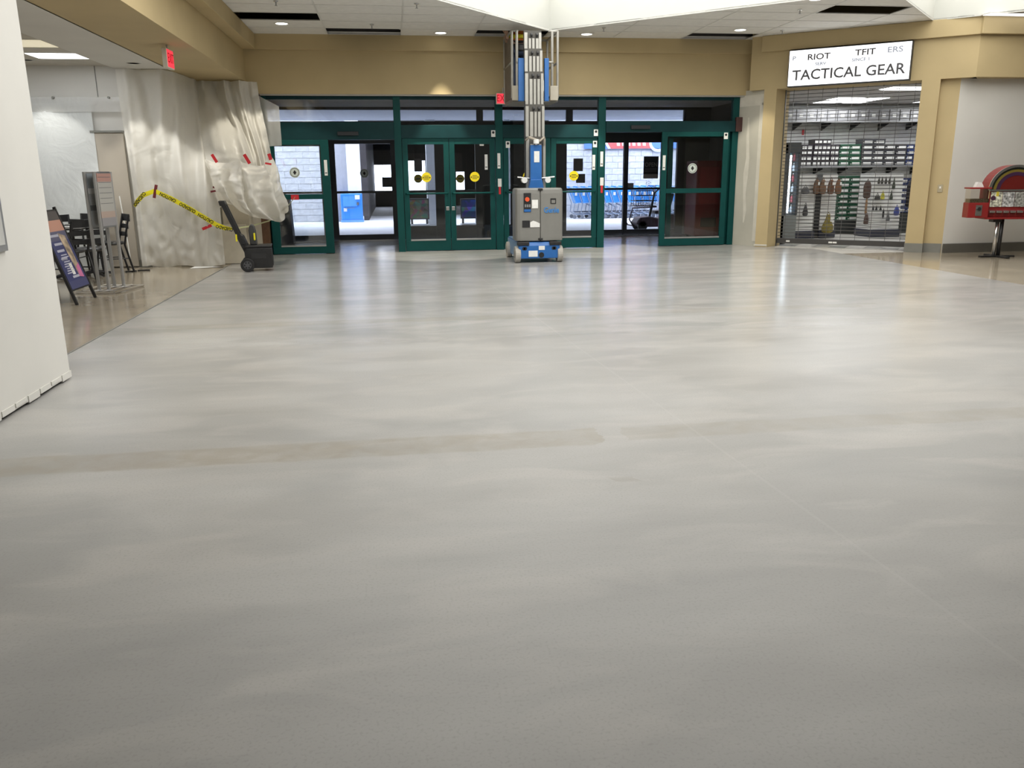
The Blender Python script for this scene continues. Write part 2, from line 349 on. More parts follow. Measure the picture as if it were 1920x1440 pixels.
for i in range(12):
    for j in range(21):
        x0, x1 = X0+i*TX, X0+(i+1)*TX; y1, y0 = Y0-j*TY, Y0-(j+1)*TY
        loc = WM.inverted() @ Vector(((x0+x1)/2, (y0+y1)/2, 0))
        if loc.y > 0.75 and loc.x > -0.3: continue
        if x0 > 11.9: continue
        g = 0.012
        if (i, j) in HOLES: continue
        for q in outside([(x0+g, y0+g), (x1-g, y0+g), (x1-g, y1-g), (x0+g, y1-g)]):
            o = MB().prism(q, ZC+0.004, ZC+0.02).build('ceiling_tile', 'tile', ceil_o)
def bar_run(a, b, w=0.013):         # a T-bar clipped by the well
    a, b = Vector(a), Vector(b); k = (b-a).normalized(); n_ = Vector((-k.y, k.x))*w
    for q in outside([tuple(a-n_), tuple(b-n_), tuple(b+n_), tuple(a+n_)]):
        MB().prism(q, ZC-0.002, ZC+0.010).build('grid_bar', 'bar', ceil_o)
for i in range(12):
    x = X0+i*TX
    if x > 11.5: continue
    ytop = 16.05 if x < 7.2 else min(16.05, 15.9-(x-7.2)*0.83)
    bar_run((x, WY0), (x, ytop))
for j in range(21):
    y = Y0-j*TY
    bar_run((X0, y), (min(11.9, 7.3+max(0, (16.0-y))/0.83), y))
# sagging tile in the second hole, leaning tile in the lift hole
o = MB().add([(0.0, 0.02, 0), (0.30, 0, -0.01), (0.30, 0.30, 0), (0.16, 0.06, 0.0)], [(0, 1, 2, 3)]).build('ceiling_tile', 'tile', ceil_o); o.location = (0.0, 15.42, ZC+0.03)
# plenum: dark boxes added above the holes so the void looks black
struct(MB().box(X0, 12, 11.8, 16.0, 4.75, 5.2).box(X0-0.3, 7.3, 16.05, 16.095, 3.93, 5.2).build('wall_void_shade', 'dark'), 'dark boxes added for the shaded void above the missing tiles')
# edge trim of the well
for a, b in ((P1, P0), (P1, P2), (P3, P2), (P3, P4)):
    pass
# ---- end beam over the doors
bm_ = MB(); bm_.box(-2.9, 7.0, YB, 16.5, 2.87, 6.5); struct(bm_.build('wall_end', 'beige'), 'beige beam wall over the entrance doors')
struct(MB().box(-2.3, 7.28, YB-0.06, YB, 3.61, ZC).build('trim_2', 'beige', bevel=0.006), 'beige crown band under the ceiling over the doors')
struct(MB().box(-2.5, 6.95, YB+0.02, 16.36, 2.845, 2.87).build('trim_3', mat('soffit_grey', (0.42, 0.40, 0.36), 0.6)), 'pale strip under the beam')
# ---- left fascia beam and soffits
XL, ZS = -2.50, 3.08
struct(MB().box(XL-0.9, XL, -5, YB, ZS, 6.5).build('wall_left_beam', 'beige'), 'beige beam along the left side')
struct(MB().box(XL, -2.28, -5, YB-0.06, 3.61, ZC).build('trim_4', 'beige', bevel=0.006), 'beige crown band along the left beam')
struct(MB().box(-4.2, XL-0.88, -5, 14.4, ZS, ZS+0.12).build('ceiling_soffit', 'white'), 'white soffit beside the left beam')
struct(MB().box(-9, -4.19, -5, 14.5, 3.13, 3.25).build('ceiling_left', mat('ceiling_tan', (0.55, 0.52, 0.46), 0.85)), 'ceiling of the seating area')
# ---- left foreground pier
pr = MB(); pr.box(-4.6, -2.40, -5, 6.30, 0.022, ZC); pr = struct(pr.build('wall_left', 'white'), 'white drywall pier in the left foreground')
for k in range(7):                  # torn lower edge of drywall over a dark gap
    y = 5.0+k*0.19; MB().box(-2.41, -2.394, y, y+0.17, 0.014+0.010*(k % 3), 0.06).build('torn_edge', 'white', pr)
struct(MB().box(-4.55, -2.42, -5, 6.27, 0, 0.022).build('trim_5', 'dark'), 'dark gap under the white pier')
# recessed grey panel frame on the pier, cut by the left frame edge
pc = PX(0, 390, -2.4); pd = PX(10, 470, -2.4)
sg = thing('wall_panel', 'grey metal panel frame on the white pier at the left edge', 'panel', (-2.4, pd.y, 1.0))
MB().box(0.0, 0.02, -0.75, 0.0, pd.z-1.0, pd.z-0.55).build('frame', 'grey', sg, bevel=0.004); MB().box(0.02, 0.024, -0.71, -0.04, pd.z-0.96, pd.z-0.59).build('face', mat('panel_face', (0.5, 0.5, 0.48), 0.5), sg)
# ---- seating area end wall
ew = MB(); ew.box(-9, -3.9, 14.5, 14.75, 0, 3.3); struct(ew.build('wall_seating', 'white'), 'white end wall of the seating area')
for x in (-4.52, -6.2):
    struct(MB().box(x-0.006, x+0.006, 14.49, 14.5, 2.55, 3.13).build('trim_6', 'base'), 'thin panel joint on the white end wall')
struct(MB().box(-4.9, -4.0, 14.46, 14.5, 0.0, 0.11).build('baseboard_seating', 'base'), 'grey baseboard of the seating area end wall')
# return wall between the curtain and the doors
rw = MB(); rw.box(-2.85, -2.42, 14.75, 16.1, 0, 1.15); struct(rw.build('wall_return', mat('panel_beige', (0.56, 0.50, 0.39), 0.7)), 'beige return wall beside the entrance')
struct(MB().box(-2.42, -2.28, 16.02, 16.36, 0.0, 2.87).build('trim_7', 'wood'), 'dark brown jamb at the left end of the storefront')
# ---- right of the doors: unfinished drywall, pier, shop front
q0 = Vector((6.77, 16.30)); q1 = (WM @ Vector((-0.22, 0.05, 0))).xy
nn = Vector((q1.y-q0.y, -(q1.x-q0.x))).normalized()
dw = MB().prism([tuple(q0), tuple(q1), tuple(q1-nn*0.25), tuple(q0-nn*0.25)][::-1], 0.0, 2.95).build('wall_drywall', 'drywall'); struct(dw, 'unpainted grey drywall beside the doors')
def onwall(u, v, z, off=0.004): p = q0.lerp(q1, u)+nn*(off); return (p.x, p.y, z)
sg_ = 1 if (CAM.xy-q0).dot(nn) > 0 else -1
mudm = MB()
for (u0_, u1_, z0_, z1_) in ((0.0, 1.0, 2.66, 2.86), (0.86, 1.0, 0.1, 2.7)):
    mudm.add([onwall(u0_, 0, z0_, sg_*0.004), onwall(u1_, 0, z0_, sg_*0.004), onwall(u1_, 0, z1_, sg_*0.004), onwall(u0_, 0, z1_, sg_*0.004)], [(0, 1, 2, 3)])
mudm.build('joint_compound', 'mud', dw)
sm = MB(); zz = [0.45, 0.7, 1.0, 1.4, 1.7, 2.1, 2.45]; wd = [0.02, 0.06, 0.05, 0.09, 0.06, 0.05, 0.02]
sm.add([onwall(0.5-w+0.03*sin(i*2), 0, z, sg_*0.004) for i, (z, w) in enumerate(zip(zz, wd))]+[onwall(0.5+w+0.03*sin(i*2), 0, z, sg_*0.004) for i, (z, w) in enumerate(zip(zz, wd))], [(i, i+1, 8+i, 7+i) for i in range(6)])
sm.build('joint_compound', 'mud', dw)
MB().box(-0.24, 0.012, -0.012, 0.0, 0.02, 0.05, WM).build('torn_edge', 'mud', dw)
wf = MB(WM)
wf.box(-0.5, 3.285, 0.0, 0.55, 2.93, 6.5)                                            # fascia
wf.prism([(-0.22, 0), (0.01, 0), (0.10, 0.42), (0.10, 0.62), (-0.22, 0.62)], 0, 2.93)   # left pier
wf.box(2.47, 2.76, 0.0, 0.62, 0.0, 2.93); wf.prism([(2.76, 0.12), (3.06, 0.12), (3.2, 0.6), (2.76, 0.6)], 0, 2.93)
struct(wf.build('wall_shopfront', 'beige'), 'angled beige shop front wall with piers')
struct(MB(WM).box(-0.3, 3.32, -0.07, 0.0, 3.59, ZC).build('trim_8', 'beige', bevel=0.006), 'beige crown band above the shop sign')
struct(MB(WM).box(2.465, 2.765, -0.012, 0.2, 0, 0.16).build('baseboard_pier', 'base'), 'grey baseboard of the shop pier')
struct(MB(WM).box(2.765, 3.05, 0.108, 0.12, 0, 0.16).build('baseboard_recess', 'base'), 'grey baseboard of the beige recess')
c0 = WM @ Vector((3.285, 0, 0)); c1 = WM @ Vector((3.06, 0.12, 0))
struct(MB().prism([(c0.x, c0.y), (16, c0.y-0.03), (16, c0.y+0.9), (c0.x+0.2, c0.y+0.9)], 2.93, 6.5).build('wall_right_fascia', 'beige'), 'beige fascia above the white right wall')
struct(MB().box(c0.x-0.05, 16, c0.y-0.10, c0.y-0.03, 3.59, ZC).build('trim_9', 'beige', bevel=0.006), 'beige crown band at the far right')
struct(MB().prism([(c1.x, c1.y), (16, c1.y-0.03), (16, c1.y+0.3), (c1.x, c1.y+0.3)], 0, 2.95).build('wall_right', 'white'), 'white wall behind the candy machine')
struct(MB().box(c1.x, 16, c1.y-0.045, c1.y-0.02, 0, 0.16).build('baseboard_right', mat('baseboard_dark', (0.12, 0.115, 0.10), 0.5)), 'dark baseboard of the white right wall')
# ---- shop shell
ss = MB(); ss.box(7.60, 7.75, 16.2, 19.7, 0, 3.2); ss.box(7.6, 16, 19.5, 19.75, 0, 3.2); struct(ss.build('wall_shop', mat('slatwall_white', (0.82, 0.82, 0.80), 0.5)), 'white walls inside the shop')
struct(MB().prism([(7.6, 19.6), (7.6, 16.0), tuple((WM @ Vector((-0.2, 0.5, 0))).xy), tuple((WM @ Vector((3.3, 0.5, 0))).xy), (16, 13.9), (16, 19.6)][::-1], 2.96, 3.02).build('ceiling_shop', mat('shop_ceiling', (0.46, 0.44, 0.43), 0.8)), 'grey ceiling inside the shop')
# ---- vestibule shell and outside
vs = MB(); vs.box(-2.9, -2.75, 16.35, 19.5, 0, 3.2); vs.box(7.45, 7.6, 16.35, 19.45, 0, 3.2); struct(vs.build('wall_vestibule', mat('vestibule_grey', (0.22, 0.21, 0.20), 0.7)), 'dim grey side walls of the vestibule')
struct(MB().box(-2.9, 7.6, 16.36, YO+0.1, 2.90, 3.1).build('ceiling_vestibule', mat('vest_ceiling', (0.90, 0.90, 0.92), 0.8)), 'pale vestibule ceiling')
struct(MB().add([(-30, 19.3, -0.005), (40, 19.3, -0.005), (40, 70, -0.005), (-30, 70, -0.005)], [(0, 1, 2, 3)]).build('ground', mat('ground_pale_paving', (0.70, 0.71, 0.73), 0.7, var=0.04)), 'pale pavement outside the doors')
struct(MB().box(-14, 16, YO+0.02, 25.3, 2.98, 3.12).build('ceiling_canopy', mat('canopy_paint', (0.62, 0.63, 0.67), 0.8)), 'underside of the entrance canopy')
struct(MB().box(-9.3, -3.6, 14.75, 19.5, 0, 3.2).box(-3.6, -2.9, 16.3, 19.5, 0, 3.2).box(-3.6, -2.28, 16.12, 16.3, 0, 3.2).build('wall_outside_left', 'drywall'), 'outer wall left of the vestibule')
struct(MB().box(-9.3, 16.3, 19.45, 19.75, 2.95, 6.6).build('wall_outside', 'drywall'), 'outer wall above the canopy')
# ================================================================== ENTRANCE STOREFRONT
FY0, FY1 = YD, YD+0.13
sf = struct(MB().box(-2.28, 6.80, FY0, FY1, 2.81, 2.845).build('trim_10', 'greend'), 'dark green storefront frame around the entrance doors')
def fpart(name, m, *b, bev=0.004): return MB().box(*b).build(name, m, sf, bevel=bev)
for x0, x1 in ((-2.28, -2.20), (0.08, 0.21), (1.98, 2.12), (3.98, 4.12), (6.68, 6.80)): fpart('post', 'green', x0, x1, FY0-0.01, FY1, 0, 2.845)
fpart('header', 'greend', -2.20, 0.08, FY0-0.05, FY1+0.05, 2.08, 2.39); fpart('header', 'greend', 0.21, 1.98, FY0, FY1, 2.10, 2.34)
fpart('header', 'greend', 2.12, 3.98, FY0, FY1, 2.10, 2.34); fpart('header', 'greend', 4.12, 6.72, FY0-0.05, FY1+0.05, 2.20, 2.40)
fpart('end_cap', mat('cap_brown', (0.06, 0.022, 0.02), 0.5), 6.72, 6.86, FY0-0.08, FY0+0.02, 2.20, 2.47)
for x, z in ((-0.95, 2.17), (4.6, 2.27)): fpart('motion_sensor', 'black', x, x+0.38, FY0-0.10, FY0-0.05, z-0.02, z+0.05)
wn = 2
for x0, x1, z0, z1 in ((-2.20, 0.08, 2.39, 2.81), (0.21, 1.98, 2.34, 2.81), (2.12, 3.98, 2.34, 2.81), (4.12, 6.68, 2.40, 2.81)):
    w = MB().box(x0, x1, FY0+0.05, FY0+0.056, z0, z1).build('window_%d' % wn, 'glassd'); struct(w, 'transom pane over the entrance, %s from the left' % ORD[wn-2]); wn += 1
    MB().box(x0, x1, FY0+0.03, FY0+0.08, z1-0.02, z1).build('window_frame', 'greend', w)
DN = [1]
def leaf(x0, x1, z1, y, label, m='green', stile=0.10, bot=0.20, top=0.11, mid=None, bar=None, gl='glass', pair=None, thick=0.045):
    o = struct(MB().box(x0, x1, y, y+thick, 0.01, bot).build('door_%d' % DN[0], m, bevel=0.004), label); DN[0] += 1
    P = lambda n, mm, *b: MB().box(*b).build(n, mm, o, bevel=0.003)
    P('stile', m, x0, x0+stile, y, y+thick, bot, z1); P('stile', m, x1-stile, x1, y, y+thick, bot, z1); P('top_rail', m, x0+stile, x1-stile, y, y+thick, z1-top, z1)
    MB().box(x0+stile, x1-stile, y+0.02, y+0.026, bot, z1-top).build('pane', gl, o)
    if mid: P('middle_rail', m, x0+stile, x1-stile, y, y+thick, mid-0.045, mid+0.045)
    if bar:
        MB().tube([(x0+0.04, y-0.005, bar), (x0+0.06, y-0.07, bar), (x1-0.06, y-0.07, bar), (x1-0.04, y-0.005, bar)], 0.018, 8).build('push_bar', m, o, smooth=True)
        P('lock_case', 'chrome', x0+0.02 if bar > 0 and pair == 'r' else x1-0.08, x0+0.08 if pair == 'r' else x1-0.02, y-0.012, y, bar-0.32, bar-0.25)
    P('glazing_bead', 'grey', x0+stile, x1-stile, y-0.006, y, bot, bot+0.03)
    return o
# sidelights behind, sliding leaves in front
leaf(-2.20, -1.16, 2.08, FY0+0.07, 'fixed glass sidelight behind the left sliding door', stile=0.08, bot=0.12, mid=1.06)
dl = leaf(-2.26, -1.13, 2.08, FY0-0.055, 'green framed sliding door slid open at the left', stile=0.15, bot=0.14, top=0.09, mid=1.06)
d1 = leaf(0.22, 1.09, 2.10, FY0+0.02, 'left leaf of the green double door left of the lift', bar=1.09)
d2 = leaf(1.10, 1.97, 2.10, FY0+0.02, 'right leaf of the green double door left of the lift', bar=1.09, pair='r')
d3 = leaf(2.13, 3.045, 2.10, FY0+0.02, 'left leaf of the green double door behind the lift', bar=1.09)
d4 = leaf(3.055, 3.97, 2.10, FY0+0.02, 'right leaf of the green double door behind the lift', bar=1.09, pair='r')
leaf(5.42, 6.68, 2.20, FY0+0.07, 'fixed glass sidelight behind the right sliding door', stile=0.09, bot=0.12, mid=1.08)
dr = leaf(5.24, 6.60, 2.20, FY0-0.055, 'green framed sliding door slid open at the right', stile=0.11, bot=0.15, top=0.09, mid=1.08)
def disc(x, y, z, r, m, name, parent, t=0.003, n=24):
    return MB().cyl((x, y, z), (x, y-t, z), r, n=n).build(name, m, parent)
for (dd, x, y) in ((d1, 0.655, FY0+0.035), (d2, 1.575, FY0+0.035), (d3, 2.60, FY0+0.035), (d4, 3.51, FY0+0.035)):
    s_ = disc(x, y, 1.39, 0.092, 'yellow', 'round_sticker', dd); s_['label'] = 'round yellow door sticker'
    mk = MB()
    for k in range(3): mk.box(x-0.045, x+0.045, y-0.0045, y-0.003, 1.352+k*0.028, 1.362+k*0.028)
    for s2 in (-1, 1): mk.add([(x+s2*0.08, y-0.0045, 1.385), (x+s2*0.055, y-0.0045, 1.405), (x+s2*0.055, y-0.0045, 1.365)], [(0, 1, 2)])
    mk.build('printed_arrows', 'ink', s_)
def tree_decal(x, y, z, par):
    s_ = disc(x, y, z, 0.095, mat('decal_grey', (0.60, 0.66, 0.62), 0.5), 'round_decal', par)
    r = MB()
    for k in range(24):
        a, b = 2*pi*k/24, 2*pi*(k+1)/24; r.add([(x+q*cos(t), y-0.0045, z+q*sin(t)) for q, t in ((0.080, a), (0.072, a), (0.072, b), (0.080, b))], [(0, 1, 2, 3)])
    r.add([(x, y-0.0045, z+0.045), (x+0.032, y-0.0045, z), (x, y-0.0045, z-0.045), (x-0.032, y-0.0045, z)], [(0, 1, 2, 3)])
    r.build('printed_emblem', 'ink', s_)
tree_decal(-1.77, FY0-0.058+0.02, 1.50, dl); tree_decal(5.88, FY0-0.058+0.02, 1.51, dr)
# small notices on the posts
for par, x, z, y in ((sf, 1.94, 2.18, FY0), (d4, 3.93, 2.19, FY0-0.002), (d4, 3.92, 1.98, FY0+0.02), (dr, 6.53, 2.12, FY0-0.055), (sf, 2.22, 1.98, FY0+0.02), (d2, 1.72, 2.02, FY0+0.035)):
    n_ = MB().box(x-0.04, x+0.04, y-0.004, y, z-0.06, z+0.06).build('notice', 'paper', par)
    MB().cyl((x, y-0.004, z+0.02), (x, y-0.006, z+0.02), 0.024, n=12).build('printed_emblem', 'ink', n_)
for par, x, z, y in ((sf, 2.04, 1.68, FY0-0.01), (sf, 4.05, 1.70, FY0-0.01), (d4, 3.90, 1.64, FY0+0.02), (d2, 1.80, 1.66, FY0+0.035), (dl, -1.20, 1.58, FY0-0.055), (dr, 5.29, 1.62, FY0-0.055)):
    n_ = MB().box(x-0.028, x+0.028, y-0.004, y, z-0.14, z+0.14).build('door_label', 'paper', par); MB().box(x-0.02, x+0.02, y-0.006, y-0.004, z-0.10, z-0.085).build('printed_line', 'ink', n_)
for x in (2.05, 4.06):
    n_ = MB().box(x-0.035, x+0.035, FY0-0.014, FY0-0.01, 1.20, 1.35).build('warning_tag', 'paper', sf); MB().box(x-0.02, x+0.02, FY0-0.016, FY0-0.01, 1.06, 1.20).build('red_tab', 'red', n_)
# exit sign over the middle post
def exit_sign(name_label, loc, rz, w=0.30, h=0.19):
    e = thing('exit_sign', name_label, 'exit sign', loc, rz)
    MB().box(-w/2, w/2, -0.03, 0.03, -h, 0).build('housing', mat('exit_housing', (0.62, 0.58, 0.5), 0.5), e, bevel=0.006)
    fm = mat('exit_face', (0.5, 0.02, 0.03), 0.5, emit=(1.0, 0.05, 0.08), estr=0.9, var=0); lm = mat('exit_letters', (0.2, 0.0, 0.0), 0.5, emit=(0.32, 0.0, 0.01), estr=0.6, var=0)
    MB().box(-w/2+0.015, w/2-0.015, -0.034, -0.03, -h+0.015, -0.015).build('face', fm, e)
    text('EXIT', 0.17, lm, e, facing(0, -0.036, -h/2), sx=0.72)
    MB().cyl((0, 0, 0), (0, 0, 0.09), 0.012, n=8).build('stem', 'grey', e); return e
exit_sign('lit red exit sign hanging over the doors beside the lift', (2.11, 16.02, 2.89), 0.0, 0.27, 0.20)
exit_sign('lit red exit sign hanging under the left beam', tuple(PZ(313, 92, ZS-0.05)), radians(88), 0.30, 0.24)
# ================================================================== OUTER STOREFRONT
of = struct(MB().box(-2.75, 7.45, YO, YO+0.12, 2.12, 2.60).build('trim_11', 'black'), 'black outer storefront frame of the vestibule')
OX = lambda px: PY(px, 400, YO).x
TALL = ((505, 515), (897, 909), (1061, 1073), (1276, 1288))
for px0, px1 in ((505, 515), (606, 634), (737, 762), (818, 850), (893, 925), (958, 1062), (1113, 1126), (1168, 1176), (1237, 1250), (1266, 1280)):
    MB().box(OX(px0), OX(px1), YO, YO+0.10, 0, 2.12).build('post', 'black', of)
for px0, px1 in TALL: MB().box(OX(px0), OX(px1), YO+0.02, YO+0.10, 2.60, 2.86).build('transom_post', mat('post_slate', (0.05, 0.06, 0.075), 0.5), of)
for k, (a, b) in enumerate(zip(TALL, TALL[1:])):
    struct(MB().box(OX(a[1]), OX(b[0]), YO+0.045, YO+0.05, 2.60, 2.86).build('window_%d' % wn, 'glass'), 'upper glass pane of the outer storefront, %s from the left' % ORD[k]); wn += 1
MB().box(-2.75, 7.45, YO, YO+0.10, 2.84, 2.95).build('head_rail', 'black', of)
MB().box(OX(1280), 7.45, YO, YO+0.10, 0, 2.95).build('panel', mat('vest_panel', (0.10, 0.095, 0.09), 0.6), of)
bays = [(515, 606), (634, 737), (762, 818), (850, 893), (925, 958), (1062, 1113), (1126, 1168), (1176, 1237), (1250, 1266)]
for k, (a, b) in enumerate(bays):
    x0, x1 = OX(a), OX(b)
    MB().box(x0, x1, YO+0.02, YO+0.08, 0.0, 0.13 if k not in (2, 3, 4) else 0.30).build('bottom_rail', 'black', of); MB().box(x0, x1, YO+0.02, YO+0.08, 1.05, 1.10).build('middle_rail', 'black', of)
    w = struct(MB().box(x0, x1, YO+0.045, YO+0.05, 0.13, 2.12).build('window_%d' % wn, 'glass'), 'glass pane of the outer storefront, %s from the left' % ORD[k]); wn += 1
MB().box(-1.25, 0.0, YO-0.12, YO-0.04, 0.005, 0.02).build('threshold', 'chrome', of)
# signs stuck on the outer glass
def ysign(name, px0, py0, px1, py1, Y, m, label=None, cat='sign', th=0.006):
    a, b = PY(px0, py1, Y), PY(px1, py0, Y); o = thing(name, label, cat, ((a.x+b.x)/2, Y, a.z)) if label else None
    w, h = (b.x-a.x)/2, b.z-a.z
    MB().box(-w, w, -th, 0, 0, h).build('sheet', m, o); return o, w, h
o, w, h = ysign('open_sign', 1206, 293, 1235, 335, YO+0.03, 'black', 'black OPEN sign stuck on the outer glass door')
text('OPEN', 0.14, mat('sign_letters', (0.20, 0.20, 0.19), 0.5), o, facing(0, -0.009, h*0.62), sx=0.85)
MB().box(-w*0.8, w*0.8, -0.008, -0.006, h*0.42, h*0.44).build('printed_line', 'inkgrey', o); MB().box(-w*0.8, w*0.8, -0.008, -0.006, h*0.33, h*0.35).build('printed_line', 'inkgrey', o)
MB().box(-w, w, -0.009, -0.006, 0.0, h*0.2).build('lower_strip', mat('strip_grey', (0.22, 0.21, 0.2), 0.5), o)
o, w, h = ysign('notice_sheet', 1075, 297, 1093, 321, YO+0.03, mat('notice_dark', (0.08, 0.07, 0.065), 0.5, var=0.3, scale=30), 'upper dark notice sheet on the outer door right of the lift', 'notice')
o, w, h = ysign('notice_sheet', 1080, 326, 1097, 343, YO+0.03, mat('notice_dark2', (0.05, 0.045, 0.042), 0.5, var=0.3, scale=30), 'lower dark notice sheet behind the yellow door sticker', 'notice')
o, w, h = ysign('notice_sheet', 1175, 343, 1188, 353, YO+0.03, mat('notice_grey', (0.18, 0.19, 0.2), 0.5), 'small grey notice low on the outer glass near OPEN sign', 'notice')
o = thing('window_lettering', 'dark NOW lettering with a roof mark below the OPEN sign', 'lettering', tuple(PY(1221, 350, YO+0.03)))
text('now', 0.13, 'inkgrey', o, facing(0.02, -0.008, 0.02)); MB().tube([(-0.14, -0.008, 0.07), (-0.07, -0.008, 0.13), (0.0, -0.008, 0.08)], 0.006, 4).build('roof_mark', 'inkgrey', o); MB().tube([(-0.1, -0.008, 0.05), (-0.07, -0.008, 0.085), (-0.03, -0.008, 0.05)], 0.006, 4).build('roof_mark', 'inkgrey', o)
for k, px in enumerate((784, 863)):
    o = thing('round_sign', 'dull yellow round sticker on the outer door glass, %s one' % ('left', 'right')[k], 'sticker', tuple(PY(px, 335, YO+0.03))); disc(0, 0, 0, 0.095, plastic_sheet('sticker_film', (0.50, 0.42, 0.08), 0.0, 0.8), 'disc', o); MB().box(-0.05, 0.05, -0.005, -0.003, -0.01, 0.012).build('printed_line', 'ink', o)
o = thing('round_sign', 'round pale decal on the outer glass of the left doorway', 'decal', tuple(PY(683, 325, YO+0.03))); tree_decal(0, 0, 0, o)
# ================================================================== VESTIBULE THINGS
t = thing('trash_bin', 'tall dark grey bin seen through the left sliding door', 'bin', (PY(537, 440, 19.0).x, 19.0, 0))
MB().prism([(-0.19, 0), (0.17, 0), (0.13, 0.95), (-0.19, 0.95)], -0.2, 0.2, 'y').build('body', mat('bin_grey', (0.10, 0.10, 0.115), 0.5), t, bevel=0.01); MB().prism([(-0.2, 0.95), (0.14, 0.95), (0.05, 1.05), (-0.2, 1.08)], -0.21, 0.21, 'y').build('lid', mat('bin_lid', (0.13, 0.13, 0.14), 0.5), t, bevel=0.01); MB().box(-0.16, -0.06, -0.08, 0.06, 1.05, 1.14).build('paper_cup', mat('cup_tan', (0.3, 0.24, 0.17), 0.6), t, bevel=0.015)
t = thing('vending_machine', 'red vending machine dim behind the right sliding door', 'vending machine', (6.98, 18.3, 0))
MB().box(-0.33, 0.40, -0.3, 0.4, 0.05, 1.68).build('cabinet', mat('vend_red', (0.22, 0.02, 0.02), 0.4), t, bevel=0.02); MB().box(-0.26, 0.18, -0.315, -0.3, 0.75, 1.55).build('front_panel', mat('vend_panel', (0.32, 0.03, 0.03), 0.3), t, bevel=0.005); MB().box(0.22, 0.34, -0.315, -0.3, 0.9, 1.3).build('coin_panel', 'blackm', t); MB().box(-0.2, 0.15, -0.315, -0.3, 0.25, 0.45).build('delivery_flap', 'blackm', t)
for sx in (-0.27, 0.34): MB().cyl((sx, -0.2, 0), (sx, -0.2, 0.06), 0.03).build('foot', 'blackm', t)
for sx in (-0.27, 0.34): MB().cyl((sx, 0.3, 0), (sx, 0.3, 0.06), 0.03).build('foot', 'blackm', t)
# ================================================================== OUTSIDE
YW = 28.15
def block_wall(name, x0, x1, rows, label, y=YW):
    core = struct(MB().box(x0, x1, y+0.012, y+0.3, 0, 4.2).build(name, mat('mortar_grey', (0.52, 0.525, 0.54), 0.9)), label)
    k = 0; sh_ = []
    for v in range(3):
        b = MB().box(0.006, 0.394, 0, 0.05, 0.006, 0.194).build('block', mat('block_paint%d' % v, ((0.55, 0.56, 0.575), (0.57, 0.575, 0.59), (0.53, 0.54, 0.56))[v], 0.85, var=0.12, scale=8, bump=0.5, bscale=25), core); sh_.append(b)
    for r in range(rows):
        xo = x0-(0.2 if r % 2 else 0)
        c = 0
        while xo+0.4 <= x1+0.01:
            if xo >= x0-0.01:
                T = Matrix.Translation((xo, y-0.004*((k*7) % 3), r*0.2)); b = sh_[(k*5+r) % 3]
                if k < 3: sh_[k].matrix_local = T
                else: share(b, core, T)
                k += 1
            xo += 0.4
    return core
block_wall('wall_block_left', -4.8, -1.6, 13, 'pale block wall outside, left'); block_wall('wall_block_right', 5.2, 10.4, 13, 'pale block wall outside behind the carts')
struct(MB().box(-14, -4.8, YW+0.03, YW+0.3, 0, 4.2).build('wall_far_left', 'drywall'), 'plain wall outside beyond the left block wall'); struct(MB().box(10.4, 11.3, YW, YW+0.3, 0, 4.2).build('wall_far_right', mat('cyan_panel', (0.25, 0.62, 0.72), 0.6)), 'light blue wall panel outside at the right')
# dark passage between the two block walls
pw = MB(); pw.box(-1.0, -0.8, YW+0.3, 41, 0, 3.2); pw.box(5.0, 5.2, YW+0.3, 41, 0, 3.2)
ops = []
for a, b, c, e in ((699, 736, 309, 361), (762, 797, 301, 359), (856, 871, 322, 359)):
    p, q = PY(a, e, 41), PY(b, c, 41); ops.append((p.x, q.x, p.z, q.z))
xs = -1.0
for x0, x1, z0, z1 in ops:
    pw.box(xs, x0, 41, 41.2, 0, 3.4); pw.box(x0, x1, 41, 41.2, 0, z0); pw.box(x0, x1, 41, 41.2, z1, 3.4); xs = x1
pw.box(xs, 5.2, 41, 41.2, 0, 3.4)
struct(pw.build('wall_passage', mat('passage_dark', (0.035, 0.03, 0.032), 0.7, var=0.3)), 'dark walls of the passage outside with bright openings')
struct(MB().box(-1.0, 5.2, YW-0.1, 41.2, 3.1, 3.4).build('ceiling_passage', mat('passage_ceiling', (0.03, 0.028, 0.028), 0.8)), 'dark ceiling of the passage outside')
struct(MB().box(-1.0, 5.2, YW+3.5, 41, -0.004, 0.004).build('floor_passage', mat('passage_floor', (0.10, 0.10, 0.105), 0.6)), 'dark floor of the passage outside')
for k, (a, b, c, e, lab) in enumerate(((717, 736, 332, 351, 'dark hanging board before the bright far opening in passage'), (777, 791, 297, 322, 'brownish hanging board before the middle bright opening'))):
    p, q = PY(a, e, 38), PY(b, c, 38); w = (q.x-p.x)/2; o = thing('hanging_board', lab, 'sign', ((p.x+q.x)/2, 38, p.z)); MB().box(-w, w, 0, 0.06, 0, q.z-p.z).build('panel', mat('board_plum%d' % k, ((0.02, 0.018, 0.02), (0.10, 0.075, 0.075))[k], 0.6), o, bevel=0.01)
    for sx in (-0.8, 0.8): MB().cyl((sx*w, 0.03, q.z-p.z), (sx*w, 0.03, 3.1-p.z), 0.012, n=6).build('hanger_rod', 'black', o)
